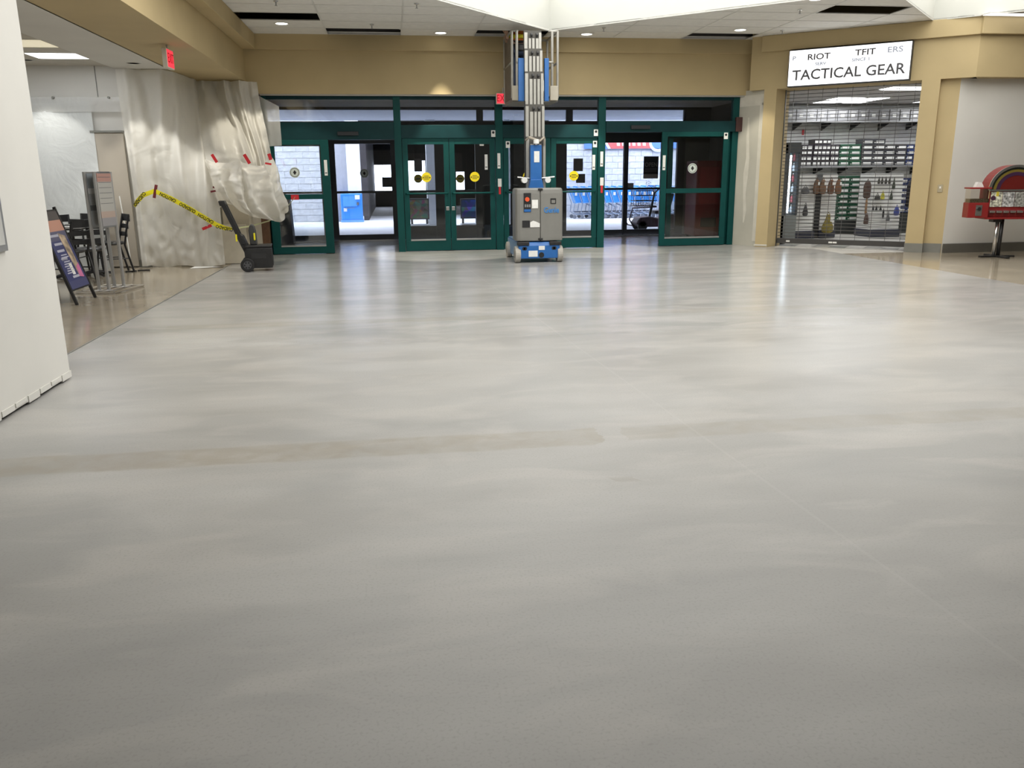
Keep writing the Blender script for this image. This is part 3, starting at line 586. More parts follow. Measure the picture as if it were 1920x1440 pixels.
for k, (a, b, y, mm) in enumerate(((629, 651, 27.9, 'shadegrey'), (651, 676, 27.8, 'well'), (800, 819, 25.0, 'well'), (946, 957, 25.0, 'well'))):
    x0, x1 = PY(a, 330, y).x, PY(b, 330, y).x
    m_ = mat('column_shade', (0.27, 0.28, 0.31), 0.8) if mm == 'shadegrey' else mat('column_white', (0.80, 0.82, 0.84), 0.7)  # grey shaft: the column's shaded face put into its colour
    o = thing('column', ('shaded side of the white column, coloured grey, by the left block wall', 'white column outside behind the blue newspaper box', 'white canopy column outside seen through the left double door', 'white canopy column outside just left of the lift mast')[k], 'column', ((x0+x1)/2, y, 0)); w = (x1-x0)/2
    MB().box(-w, w, 0, 2*w, 0, 2.98 if y < 26 else 3.6).build('shaft', m_, o, bevel=0.01); MB().box(-w-0.03, w+0.03, -0.03, 2*w+0.03, 0, 0.15).build('plinth', m_, o, bevel=0.01)
# blue newspaper box
p, q = PY(641, 415, 27.4), PY(678, 363, 27.4)
t = thing('newspaper_box', 'bright blue newspaper box standing outside the open left doorway', 'newspaper box', ((p.x+q.x)/2, 27.4, 0)); w, h = (q.x-p.x)/2, q.z
bl = mat('box_blue', (0.03, 0.20, 0.62), 0.4)
MB().box(-w, w, 0, 0.45, 0.06, h).build('cabinet', bl, t, bevel=0.02); MB().box(-w*0.8, w*0.55, -0.015, 0, h*0.55, h*0.92).build('window', mat('box_window', (0.08, 0.26, 0.62), 0.2), t); MB().box(w*0.35, w*0.8, -0.02, 0, h*0.80, h*0.95).build('price_card', 'paper', t); MB().box(-w*0.75, -w*0.45, -0.02, -0.0, h*0.38, h*0.5).build('price_card', 'paper', t)
MB().box(w*0.5, w*0.7, -0.04, 0, h*0.6, h*0.7).build('coin_slot', 'chrome', t); MB().tube([(-w*0.6, -0.02, h*0.5), (-w*0.6, -0.06, h*0.5), (w*0.3, -0.06, h*0.5), (w*0.3, -0.02, h*0.5)], 0.012).build('pull_handle', 'chrome', t); MB().box(-w-0.02, w+0.02, -0.02, 0.47, 0, 0.07).build('base', mat('box_base', (0.12, 0.3, 0.7), 0.5), t)
# sandwich boards outside
for k, (a, b, col, lab) in enumerate(((768, 804, poster('poster_brown', [(0, (0.14, 0.11, 0.06)), (0.12, (0.13, 0.085, 0.065)), (0.8, (0.16, 0.12, 0.10))], 2, 5), 'dark brown poster board on a stand outside the double door'), (864, 897, poster('poster_navy', [(0, (0.02, 0.03, 0.09)), (0.35, (0.10, 0.13, 0.30)), (0.6, (0.02, 0.03, 0.13)), (0.9, (0.02, 0.04, 0.2))], 2, 3), 'navy blue poster board on a stand outside the double door'))):
    p, q = PY(a, 419, 24.4), PY(b, 372, 24.4); w = (q.x-p.x)/2; h = q.z
    t = thing('sandwich_board', lab, 'sign', ((p.x+q.x)/2, 24.4, 0))
    MB().box(-w, w, -0.02, 0.02, 0.2, h).build('frame', 'black', t, bevel=0.008); MB().box(-w+0.03, w-0.03, -0.026, -0.02, 0.24, h-0.04).build('poster', col, t)
    for sx in (-1, 1): MB().box(sx*w*0.75-0.03, sx*w*0.75+0.03, -0.02, 0.02, 0.06, 0.2).build('leg', 'black', t)
    MB().box(-w, w, -0.25, 0.25, 0.0, 0.07).build('base', mat('board_base', (0.75, 0.76, 0.78), 0.6), t, bevel=0.02)
# store banner on the right block wall
p, q = PY(1096, 279, 28.06), PY(1290, 250, 28.06)
bn = thing('store_banner', 'red and blue store banner high on the block wall outside', 'banner', ((p.x+q.x)/2, 28.06, p.z)); w = (q.x-p.x)/2; h = q.z-p.z
MB().box(-w, w, 0, 0.06, 0, h).build('panel', mat('banner_blue', (0.10, 0.22, 0.62), 0.5), bn); MB().prism([(-w*0.55, 0.0), (w*0.30, 0.0), (w*0.15, h), (-w*0.72, h)], -0.01, 0.0, 'y').build('red_field', mat('banner_red', (0.62, 0.10, 0.10), 0.5), bn); MB().prism([(-w*0.55, 0.0), (-w*0.50, 0.0), (-w*0.67, h), (-w*0.72, h)], -0.014, -0.01, 'y').build('white_stripe', 'paper', bn)
for k in range(6): MB().prism([(-w*0.38+k*w*0.1, h*0.18), (-w*0.32+k*w*0.1, h*0.18), (-w*0.33+k*w*0.1, h*0.5), (-w*0.39+k*w*0.1, h*0.5)], -0.016, -0.01, 'y').build('white_lettering', mat('banner_pink', (0.80, 0.5, 0.48), 0.5), bn)
r = MB()
for k in range(20):
    a, b = 2*pi*k/20, 2*pi*(k+1)/20; r.prism([(w*0.42+q_*cos(t_)*0.32, h*0.42+q_*sin(t_)*0.32) for q_, t_ in ((1, a), (0.72, a), (0.72, b), (1, b))], -0.012, 0.0, 'y')
r.build('ring_emblem', mat('banner_ring', (0.55, 0.70, 0.85), 0.5), bn)
# row of nested blue shopping carts
cb = mat('cart_blue', (0.02, 0.27, 0.78), 0.4); cbl = mat('cart_blue_light', (0.22, 0.50, 0.86), 0.4); cg = mat('cart_steel', (0.30, 0.36, 0.46), 0.4, 0.4)
cart = thing('shopping_cart', '', 'shopping cart', (0, 0, 0), 0, 'nested blue carts along the block wall')
b = MB()   # basket: four slanted walls and a floor, nose towards +X
T0 = [(-0.10, -0.28, 0.98), (0.62, -0.20, 0.90), (0.62, 0.20, 0.90), (-0.10, 0.28, 0.98)]; B0 = [(0.08, -0.20, 0.50), (0.60, -0.15, 0.56), (0.60, 0.15, 0.56), (0.08, 0.20, 0.50)]
b.add(T0+B0, [(0, 1, 5, 4), (1, 2, 6, 5), (2, 3, 7, 6), (3, 0, 4, 7), (4, 5, 6, 7)]); bo = b.build('basket', cb, cart); bo.modifiers.new('wall', 'SOLIDIFY').thickness = 0.012
MB().tube([(-0.10, -0.29, 0.99), (0.62, -0.21, 0.91), (0.62, 0.21, 0.91), (-0.10, 0.29, 0.99), (-0.10, -0.29, 0.99)], 0.016, 6).build('rim', cbl, cart); MB().tube([(-0.10, -0.29, 0.97), (0.07, -0.21, 0.50), (0.60, -0.16, 0.55)], 0.013, 6).build('side_rib', cbl, cart)
MB().tube([(-0.17, -0.29, 1.02), (-0.17, 0.29, 1.02)], 0.018, 8).build('handle', cb, cart); MB().box(0.02, 0.10, -0.272, -0.262, 0.74, 0.84).build('white_badge', 'paper', cart)
for s2 in (-1, 1): MB().tube([(-0.16, s2*0.27, 1.0), (0.02, s2*0.26, 0.48), (-0.02, s2*0.26, 0.22), (0.1, s2*0.25, 0.13), (0.66, s2*0.17, 0.16), (0.70, s2*0.16, 0.36), (0.45, s2*0.18, 0.50)], 0.014, 6).build('side_frame', cg, cart)
MB().box(0.05, 0.66, -0.17, 0.17, 0.20, 0.225).build('lower_rack', mat('cart_dark', (0.05, 0.06, 0.09), 0.5), cart)
for x_, y_ in ((0.02, -0.25), (0.02, 0.25), (0.66, -0.16), (0.66, 0.16)):
    MB().cyl((x_, y_-0.014, 0.062), (x_, y_+0.014, 0.062), 0.062, n=12).build('wheel', mat('cart_wheel', (0.13, 0.15, 0.19), 0.6), cart)
NC = 14; xa, xb = PZ(1066, 408, 0).x, PZ(1252, 406, 0).x
for k in range(NC):
    loc = (xa+(xb-xa)*k/(NC-1), 27.3, 0); lab = 'blue shopping cart outside, %s from the left in the nested row' % ORD[k]
    if k == 0: cart.location = loc; cart['label'] = lab
    else: dup(cart, loc, 0, lab)
# dark electric shopping cart just outside the right doors
t = thing('electric_cart', 'dark electric shopping cart with basket outside the right doorway', 'electric cart', (PZ(1225, 432, 0).x, 20.9, 0), pi)
dk = mat('cart_shadow_plum', (0.045, 0.022, 0.028), 0.5, var=0.2)
MB().prism([(-0.52, 0.10), (0.40, 0.10), (0.52, 0.2), (0.42, 0.34), (0.15, 0.36), (-0.1, 0.30), (-0.45, 0.42), (-0.56, 0.35)], -0.27, 0.27, 'y').build('chassis', dk, t, bevel=0.03)
MB().prism([(-0.35, 0.42), (0.02, 0.42), (0.02, 0.50), (-0.30, 0.52), (-0.40, 0.92), (-0.48, 0.92)], -0.22, 0.22, 'y').build('seat', 'blackm', t, bevel=0.02)
bk = MB()
for k in range(9):
    x_ = 0.02+k*0.06; bk.cyl((x_, -0.26, 1.0), (x_+0.02, -0.24, 0.62), 0.006, n=5); bk.cyl((x_, 0.26, 1.0), (x_+0.02, 0.24, 0.62), 0.006, n=5); bk.cyl((x_+0.02, -0.24, 0.62), (x_+0.02, 0.24, 0.62), 0.006, n=5)
for z_ in (1.0, 0.88, 0.75, 0.62): bk.tube([(0.0, -0.26, z_), (0.54, -0.25, z_), (0.54, 0.25, z_), (0.0, 0.26, z_), (0.0, -0.26, z_)], 0.009, 5)
bk.build('basket', 'black', t); MB().tube([(0.62, -0.26, 0.58), (0.70, -0.26, 0.30), (0.60, -0.25, 0.14), (0.60, 0.25, 0.14), (0.70, 0.26, 0.30), (0.62, 0.26, 0.58), (0.0, 0.26, 0.60)], 0.018, 6).build('bumper_bar', dk, t)
MB().cyl((0.1, 0, 0.35), (-0.02, 0, 0.95), 0.03).build('steering_post', 'black', t); MB().tube([(-0.05, -0.2, 1.02), (-0.02, -0.08, 0.96), (-0.02, 0.08, 0.96), (-0.05, 0.2, 1.02)], 0.02, 6).build('handlebar', 'blackm', t)
for x_, y_ in ((-0.4, -0.27), (-0.4, 0.27), (0.35, -0.24), (0.35, 0.24)): MB().cyl((x_, y_-0.03, 0.12), (x_, y_+0.03, 0.12), 0.12, n=14).build('wheel', 'blackm', t)
for k, (px0, py0) in enumerate(((1226, 365), (1245, 366))):
    pass
# ================================================================== PERSONNEL LIFT (origin at floor, front towards the camera)
LX, LY = 2.37, 13.62
lf = thing('mast_lift', 'blue and grey vertical mast lift parked before the green doors', 'lift', (LX, LY, 0))
lb = 'liftblue'
# chassis: side profile with raised skirt
ch = MB().prism([(0.0, 0.07), (1.28, 0.07), (1.32, 0.30), (1.26, 0.34), (0.04, 0.34), (0.0, 0.28)], -0.345, 0.345, 'x').build('chassis', lb, lf, bevel=0.012)
MB().prism([(0.02, 0.09), (1.26, 0.09), (1.28, 0.33), (0.02, 0.33)], -0.352, -0.345, 'x').build('side_skirt', 'liftbluel', lf)
MB().box(-0.34, 0.34, 0.30, 1.25, 0.34, 0.355).build('deck_plate', 'liftbluel', lf)
for sx in (-1, 1):
    for y in (0.10, 1.12):
        w = MB().cyl((sx*0.31, y, 0.135), (sx*0.40, y, 0.135), 0.135, n=24).build('wheel', 'tyre', lf, bevel=0.012); MB().cyl((sx*0.40, y, 0.135), (sx*0.406, y, 0.135), 0.06, n=14).build('hub', 'liftgrey', w)
    MB().box(sx*0.27-0.10, sx*0.27+0.10, -0.02, 0.05, 0.285, 0.345).build('corner_guard', 'blackm', lf, bevel=0.01)
    MB().cyl((sx*0.235, -0.004, 0.235), (sx*0.235, 0.02, 0.235), 0.028, n=12).build('tie_down_ring', 'blackm', lf)
    MB().cyl((sx*0.26, -0.004, 0.235), (sx*0.26, 0.02, 0.235), 0.028, n=12).build('port', 'blackm', lf)
MB().cyl((0.035, -0.004, 0.125), (0.035, 0.02, 0.125), 0.046, n=16).build('charger_port', 'blackm', lf)
MB().box(-0.18, -0.03, -0.005, 0.0, 0.10, 0.20).build('decal', 'paper', lf); MB().box(-0.01, 0.09, -0.005, 0.0, 0.21, 0.275).build('decal', 'paper', lf)
# power unit: two moulded covers
def cover(x0, x1, name):
    r = 0.07; pts = []
    if x0 < -0.3: pts = [(x1, 0.0), (x1, 0.42), (x0, 0.42), (x0, r), (x0+r*0.3, r*0.3), (x0+r, 0.0)]
    else: pts = [(x1-r, 0.0), (x1-r*0.3, r*0.3), (x1, r), (x1, 0.42), (x0, 0.42), (x0, 0.0)]
    b = MB(); n = len(pts); zs = [(0.355, 0.985), (0.42, 1.0), (1.12, 1.0), (1.19, 0.96), (1.205, 0.86)]
    cx, cy = (x0+x1)/2, 0.21; vs = []
    for z, k in zs: vs += [((x-cx)*k+cx if (x != x1 if x0 < -0.3 else x != x0) else x, (y-cy)*k+cy, z) for x, y in pts]
    fs = [(j*n+i, j*n+(i+1) % n, (j+1)*n+(i+1) % n, (j+1)*n+i) for j in range(len(zs)-1) for i in range(n)]+[tuple(range(n))[::-1], tuple(range((len(zs)-1)*n, len(zs)*n))]
    b.add(vs, fs); o = b.build(name, 'liftgrey', lf, bevel=0.012); o.location = (0, 0.02, 0); return o
cl = cover(-0.385, 0.018, 'cover'); cr = cover(0.024, 0.405, 'cover')
Y_ = 0.016
MB().box(0.012, 0.03, 0.05, 0.4, 0.36, 1.19).build('centre_seam', 'blackm', lf)
for z in (0.37, 1.17): MB().box(-0.015, 0.06, Y_-0.012, 0.06, z, z+0.03).build('latch', 'blackm', lf, bevel=0.004)
cp = MB().box(-0.255, -0.135, Y_-0.004, Y_+0.01, 0.825, 1.13).build('control_panel', 'blackm', lf); MB().cyl((-0.2, Y_-0.004, 1.03), (-0.2, Y_-0.035, 1.03), 0.036, n=14).build('stop_button', mat('stop_red', (0.75, 0.10, 0.03), 0.4), cp); MB().box(-0.25, -0.14, Y_-0.006, Y_, 0.83, 0.87).build('blue_strip', 'liftblue', cp)
for k in range(3): MB().box(-0.24+k*0.035, -0.215+k*0.035, Y_-0.008, Y_, 0.905, 0.95).build('switch', 'grey', cp)
MB().box(-0.12, -0.02, Y_-0.004, Y_+0.01, 0.885, 1.02).build('decal', 'paper', lf); MB().box(-0.28, -0.155, Y_-0.004, Y_+0.01, 0.58, 0.69).build('vent_opening', 'blackm', lf); MB().prism([(-0.15, 0.58), (0.01, 0.58), (0.01, 0.64), (-0.05, 0.67), (-0.10, 0.685), (-0.15, 0.66)], Y_-0.004, Y_+0.01, 'y').build('decal', 'paper', lf)
h_ = MB().box(0.19, 0.28, Y_-0.004, Y_+0.01, 0.955, 1.04).build('latch_recess', 'blackm', lf); MB().box(0.205, 0.265, Y_-0.008, Y_, 0.965, 1.015).build('latch_plate', 'liftgrey', h_)
text('Genie', 0.125, mat('logo_blue', (0.05, 0.22, 0.55), 0.4), lf, facing(0.205, Y_-0.003, 0.85), sx=0.85, bold=0.003)
# mast: nested aluminium columns, each section stepping back and up
MY = 0.80
MB().box(-0.05, 0.14, MY-0.24, MY-0.13, 0.36, 1.90).build('mast_base', lb, lf, bevel=0.008); MB().prism([(-0.09, 1.16), (0.18, 1.16), (0.14, 1.34), (-0.05, 1.34)], MY-0.27, MY-0.10, 'y').build('mast_foot', lb, lf, bevel=0.008)
MB().box(0.01, 0.10, MY-0.246, MY-0.24, 1.62, 1.80).build('decal', 'paper', lf); MB().cyl((0.04, MY-0.28, 1.92), (0.04, MY-0.28, 1.99), 0.05, n=10).build('sheave_guard', 'paper', lf); MB().tube([(-0.12, MY-0.2, 1.98), (-0.08, MY-0.28, 2.02), (0.1, MY-0.29, 1.96), (0.18, MY-0.2, 2.02), (0.2, MY-0.15, 1.9)], 0.02, 6).build('hose_bundle', mat('hose_tan', (0.35, 0.31, 0.25), 0.6), lf)
secs = [(0.38, 2.62), (1.9, 2.60), (2.08, 3.10), (2.58, 3.10), (2.6, 3.60)]
zs = [(0.36, 2.02), (2.02, 2.54), (2.54, 3.06), (3.06, 3.42), (3.42, 3.70)]
for k, (z0, z1) in enumerate(zs):
    y = MY-0.12+k*0.03; w = 0.168-k*0.006; cx = 0.06-k*0.006
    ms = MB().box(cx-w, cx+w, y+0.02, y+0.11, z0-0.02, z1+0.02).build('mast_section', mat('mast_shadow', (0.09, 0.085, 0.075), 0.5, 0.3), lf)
    for x0, x1 in ((cx-w, cx-w+0.055), (cx-w+0.075, cx-0.03), (cx-0.012, cx+0.03), (cx+0.05, cx+0.095), (cx+w-0.045, cx+w)):
        MB().box(x0, x1, y, y+0.03, z0, z1-(0.012 if x0 < cx-0.12 or x1 > cx+0.12 else 0.10)).build('mast_rail', 'alu', ms, bevel=0.004)
    MB().cyl((cx-0.04, y-0.01, z1-0.05), (cx-0.01, y-0.01, z1-0.05), 0.03, n=10).build('chain_sheave', 'blackm', ms); MB().cyl((cx+0.05, y-0.01, z1-0.05), (cx+0.08, y-0.01, z1-0.05), 0.03, n=10).build('chain_sheave', 'blackm', ms)
MB().tube([(-0.13, MY-0.16, 1.2), (-0.135, MY-0.16, 2.0), (-0.13, MY-0.16, 2.6)], 0.012, 6).build('power_cable', 'blackm', lf)
for sx in (-1, 1):
    MB().cyl((0.055+sx*0.2, MY-0.20, 1.33), (0.055+sx*0.2, MY-0.08, 1.33), 0.05, n=10).build('roller', 'paper', lf); MB().cyl((0.055+sx*0.1, MY-0.16, 1.36), (0.055+sx*0.32, MY-0.16, 1.38), 0.012).build('outrigger_pin', 'chrome', lf)
# platform carriage and guard rails
PZ0, PY0, PY1, PX0, PX1 = 2.70, 1.25, 2.22, -0.25, 0.54
MB().box(PX0, PX1, PY0, PY1, PZ0-0.06, PZ0).build('platform_floor', mat('platform_grey', (0.22, 0.21, 0.19), 0.6), lf)
for sx, x in ((-1, -0.13), (1, 0.26)):
    MB().box(x-0.02 if sx > 0 else x-0.07, x+0.055 if sx > 0 else x+0.035, MY+0.05, MY+0.13, 2.62, 3.30).build('carriage', lb, lf, bevel=0.006); MB().box(x-0.012+sx*-0.045, x+0.012+sx*-0.045, MY+0.035, MY+0.05, 2.78, 2.95).build('decal', 'paper', lf)
tb = mat('platform_tan', (0.50, 0.46, 0.37), 0.5)
for x in (-0.19, 0.47): MB().box(x-0.07, x+0.07, PY0-0.06, PY0, 2.66, 2.90).build('toe_box', tb, lf, bevel=0.008)
al = 'alu'
def rail(*pts, r=0.02): MB().tube([Vector(p) for p in pts], r, 8).build('guard_rail', al, lf, smooth=True)
zt, zm = 3.78, 3.28
for x in (PX0, PX1):
    for y in (PY0, PY1): MB().cyl((x, y, PZ0), (x, y, zt), 0.022, n=8).build('rail_post', al, lf)
    rail((x, PY0, zt), (x, PY1, zt)); rail((x, PY0, zm), (x, PY1, zm))
for x in (-0.17, 0.44): MB().cyl((x, PY0-0.02, 2.88), (x, PY0-0.02, zt), 0.024, n=8).build('rail_post', al, lf)
rail((PX0, PY1, zt), (PX1, PY1, zt)); rail((PX0, PY1, zm), (PX1, PY1, zm)); rail((PX0, PY0, zt), (-0.14, PY0, zt)); rail((0.38, PY0, zt), (PX1, PY0, zt)); rail((-0.19, PY0-0.04, zm), (-0.09, PY0-0.04, zm), r=0.018); rail((0.36, PY0-0.04, zm), (0.46, PY0-0.04, zm), r=0.018)
MB().box(PX0-0.005, PX0+0.005, PY0+0.04, PY1-0.04, PZ0, 3.70).build('side_mesh_panel', mat('mesh_brown', (0.20, 0.165, 0.13), 0.7, var=0.15, scale=14), lf)
# ================================================================== PERSON on the platform, head up in the ceiling void
def skin_mesh(name, joints, edges, m, parent, root=0, sub=2):
    me = bpy.data.meshes.new(name); me.from_pydata([j[:3] for j in joints], edges, []); o = bpy.data.objects.new(name, me); COL.objects.link(o)
    sk = o.modifiers.new('skin', 'SKIN'); sk.use_smooth_shade = True
    if not me.skin_vertices: me.skin_vertices.new()
    for v, j in zip(me.skin_vertices[0].data, joints): v.radius = (j[3], j[4] if len(j) > 4 else j[3]); 
    me.skin_vertices[0].data[root].use_root = True
    s2 = o.modifiers.new('sub', 'SUBSURF'); s2.levels = sub; s2.render_levels = sub
    me.materials.append(M[m] if isinstance(m, str) else m); o.parent = parent
    if parent: pass
    return o
pe = thing('person', 'worker in dark trousers and yellow orange vest standing on the lift platform', 'person', (LX-0.02, LY+2.02, PZ0), pi)
skm = mat('skin_tone', (0.45, 0.28, 0.20), 0.6)
J = [(0, 0, 0.93, .13, .10), (0, 0.01, 1.15, .135, .10), (0, 0.0, 1.38, .15, .10), (0, 0, 1.50, .06), (0, 0.01, 1.58, .058), (0, 0.02, 1.66, .085, .095), (0, 0.01, 1.74, .075, .09),
     (-.19, 0, 1.43, .06), (-.27, .10, 1.55, .05), (-.24, .20, 1.74, .04), (.19, 0, 1.43, .06), (.28, .06, 1.25, .05), (.24, .24, 1.12, .04),
     (-.10, 0, .88, .085), (-.11, .03, .50, .065), (-.12, 0, .10, .045), (-.12, .12, .04, .04), (.10, 0, .88, .085), (.11, .02, .50, .065), (.12, 0, .10, .045), (.12, .12, .04, .04)]
E_ = [(0, 1), (1, 2), (2, 3), (3, 4), (4, 5), (5, 6), (2, 7), (7, 8), (8, 9), (2, 10), (10, 11), (11, 12), (0, 13), (13, 14), (14, 15), (15, 16), (0, 17), (17, 18), (18, 19), (19, 20)]
skin_mesh('body', J, E_, skm, pe)
jn = mat('trousers_navy', (0.030, 0.045, 0.085), 0.8, var=0.25, scale=18); bs = mat('shirt_black', (0.014, 0.014, 0.018), 0.8, var=0.2)
g = lambda j, k=0.022: tuple(j[:3])+tuple(r+k for r in (j[3:] if len(j) > 4 else (j[3], j[3])))
skin_mesh('trousers', [g(J[0]), g(J[13]), g(J[14]), g(J[15], .03), g(J[17]), g(J[18]), g(J[19], .03)], [(0, 1), (1, 2), (2, 3), (0, 4), (4, 5), (5, 6)], jn, pe)
skin_mesh('shirt', [g((0, .0, .98, .13, .10)), g(J[1]), g(J[2]), g(J[7]), g(J[8]), g(J[10]), g(J[11])], [(0, 1), (1, 2), (2, 3), (3, 4), (2, 5), (5, 6)], bs, pe, 1)
vm_ = mat('vest_orange', (0.75, 0.20, 0.03), 0.7)
skin_mesh('vest', [(0, .0, 1.02, .168, .14), (0, .0, 1.20, .172, .145), (0, 0, 1.42, .165, .135)], [(0, 1), (1, 2)], vm_, pe, 1)
MB().lathe([(0.185, 0), (0.192, 0.01), (0.192, 0.05), (0.185, 0.06)], 20, (0, 0, 1.06)).build('vest_stripe', mat('vest_yellow', (0.80, 0.72, 0.03), 0.6), pe)
for sx in (-1, 1):
    MB().prism([(-0.05, -0.09), (0.05, -0.09), (0.055, 0.1), (0.04, 0.2), (-0.04, 0.2), (-0.055, 0.1)], 0.0, 0.075, 'z').build('boot', 'blackm', pe, bevel=0.02).location = (sx*0.12, 0, 0)
MB().lathe([(0.165, 0), (0.18, 0.02), (0.18, 0.10), (0.165, 0.12)], 20, (0, 0, 0.85)).build('tool_belt', 'blackm', pe)
hm = MB().lathe([(0.135, 0), (0.132, 0.02), (0.112, 0.025), (0.108, 0.07), (0.07, 0.115), (0.02, 0.13)], 18, (0, 0.01, 1.72)).build('hard_hat', mat('hat_yellow', (0.8, 0.6, 0.05), 0.4), pe, smooth=True)
fc = MB()
fc.blob((-0.032, 0.112, 1.685), (0.012, 0.008, 0.008), 8, 5); fc.blob((0.032, 0.112, 1.685), (0.012, 0.008, 0.008), 8, 5); fc.build('eyes', 'ink', pe); MB().blob((0, 0.118, 1.655), (0.014, 0.02, 0.025), 8, 5).build('nose', skm, pe, smooth=True); MB().box(-0.025, 0.025, 0.10, 0.112, 1.615, 1.622).build('mouth', mat('lip', (0.3, 0.12, 0.1), 0.6), pe)
for s2, (hx, hy, hz) in ((-1, (-.24, .20, 1.74)), (1, (.24, .24, 1.12))):
    hd = MB(); hd.blob((hx, hy, hz+0.05*(-s2)), (0.035, 0.018, 0.045), 8, 6)
    for k in range(4): hd.tube([(hx-0.027+k*0.018, hy, hz+0.08*(-s2)), (hx-0.029+k*0.019, hy+0.012, hz+(0.125+0.006*(k in (1, 2)))*(-s2)), (hx-0.029+k*0.019, hy+0.035, hz+(0.145+0.008*(k in (1, 2)))*(-s2))], [0.009, 0.0085, 0.007], 6)
    hd.tube([(hx+s2*0.03, hy, hz+0.03*(-s2)), (hx+s2*0.055, hy+0.015, hz+0.07*(-s2)), (hx+s2*0.06, hy+0.02, hz+0.095*(-s2))], [0.011, 0.0095, 0.008], 6); hd.build('hand', skm, pe, smooth=True)
# ================================================================== LEFT SIDE: plastic curtains
def sheet(name, label, plan, z0, z1, nu, nv, m, folds=(), amp=0.03, seed=0.0, group=None, zfun=None, belly=0.0):
    """plan = polyline (x,y) from left to right; folds push it towards the camera"""
    P = [Vector(p) for p in plan]; L = [0]
    for a, b in zip(P, P[1:]): L.append(L[-1]+(b-a).length)
    def at(u):
        s = u*L[-1]
        for i in range(len(P)-1):
            if s <= L[i+1]+1e-9: t = (s-L[i])/(L[i+1]-L[i]); return P[i].lerp(P[i+1], t), (P[i+1]-P[i]).normalized()
        return P[-1], (P[-1]-P[-2]).normalized()
    def fn(u, v):
        p, k = at(u); n = Vector((k.y, -k.x))
        zz0, zz1 = (zfun(u) if zfun else (z0, z1)); z = zz0+(zz1-zz0)*v
        dsp = amp*(noise.noise(Vector((u*3.1+seed, v*1.6, seed)))+0.5*noise.noise(Vector((u*9+seed, v*3.3, 3+seed))))+0.35*amp*abs(noise.noise(Vector((u*6-v*5, v*6+u*3, seed+9))))
        for (fu0, fu1, w, a) in folds:                    # long drapes running from (fu0, top) to (fu1, bottom)
            c = fu1+(fu0-fu1)*v; dsp += a*math.exp(-((u-c)/w)**2)
        dsp += belly*sin(pi*(1-v))*sin(pi*u)
        q = p+n*dsp
        return (q.x, q.y, z)
    o = MB().grid(fn, nu, nv).build(name, m, None, smooth=True); return tag(o, label, 'plastic sheet', group)
grp = None
def ipl(tab, u):
    P = [Vector(p) for p in tab]; L = [0]
    for i in range(len(P)-1): L.append(L[-1]+(P[i+1]-P[i]).length)
    x = u*L[-1]
    for i in range(len(P)-1):
        if x <= L[i+1]+1e-9: return P[i].lerp(P[i+1], (x-L[i])/(L[i+1]-L[i]))
    return P[-1]
def drape(name, label, top, bot, z0, z1, nu, nv, folds, amp, seed, ease=0.35):
    """sheet hung from the soffit line `top`, falling to the plan line `bot`; folds bulge towards the camera"""
    def fn(u, v):
        a, b = ipl(top, u), ipl(bot, u); t = max(0.0, (v-ease)/(1-ease)); t = t*t*(3-2*t); p = b.lerp(a, t)
        d = amp*(noise.noise(Vector((u*3.1+seed, v*1.6, seed)))+0.55*noise.noise(Vector((u*8+seed, v*3.6, 3+seed))))+0.6*amp*abs(noise.noise(Vector((u*5-v*4, v*5+u*3, seed+9))))
        d -= amp*1.2*max(0, 1-v*3.2)*abs(noise.noise(Vector((u*7+v*6, v*13-u*4, seed+4))))
        for fu0, fu1, w, h in folds: d += h*math.exp(-((u-(fu1+(fu0-fu1)*v))/w)**2)
        zb = z0+(0.03*sin(u*7+1)**2 if z0 < 0.2 else 0.1*sin(u*7)); return (p.x+0.25*d, p.y-d, zb+(z1-zb)*v)
    return tag(MB().grid(fn, nu, nv).build(name, 'sheet', None, smooth=True), label, 'plastic sheet')
drape('plastic_curtain', 'tall white plastic dust curtain with yellow tape across it', [(-4.18, 14.38), (-3.5, 14.36), (-3.38, 14.9), (-3.30, 15.88)], [(-4.12, 14.36), (-3.7, 14.30), (-3.2, 14.20), (-2.78, 14.22)],
      0.0, 3.07, 80, 80, ((0.06, 0.06, 0.03, 0.06), (0.16, 0.42, 0.05, -0.10), (0.95, 0.80, 0.05, 0.10), (0.5, 0.66, 0.05, 0.05)), 0.07, 1.3)
drape('plastic_curtain', 'white plastic sheet draped over the corner left of the doors', [(-3.34, 15.92), (-2.9, 15.95), (-2.52, 15.90), (-2.28, 15.96)], [(-3.02, 14.42), (-2.62, 14.36), (-2.28, 14.62), (-2.10, 15.7)],
      1.25, 3.06, 70, 60, ((0.12, 0.10, 0.04, 0.06), (0.45, 0.36, 0.03, 0.12), (0.58, 0.50, 0.04, -0.12), (0.70, 0.66, 0.03, 0.10), (0.85, 0.8, 0.04, -0.08), (0.3, 0.5, 0.03, -0.06)), 0.14, 4.1, ease=0.15)
sheet('plastic_flap', 'translucent grey plastic flap hanging before the left transom', [(-2.34, 15.98), (-2.1, 15.93), (-1.93, 15.90)], 1.95, 2.84, 14, 18, 'sheetc', folds=((0.4, 0.5, 0.1, 0.03),), amp=0.03, seed=7.7, zfun=lambda u: (1.95+0.02*u, 2.86-0.22*u))
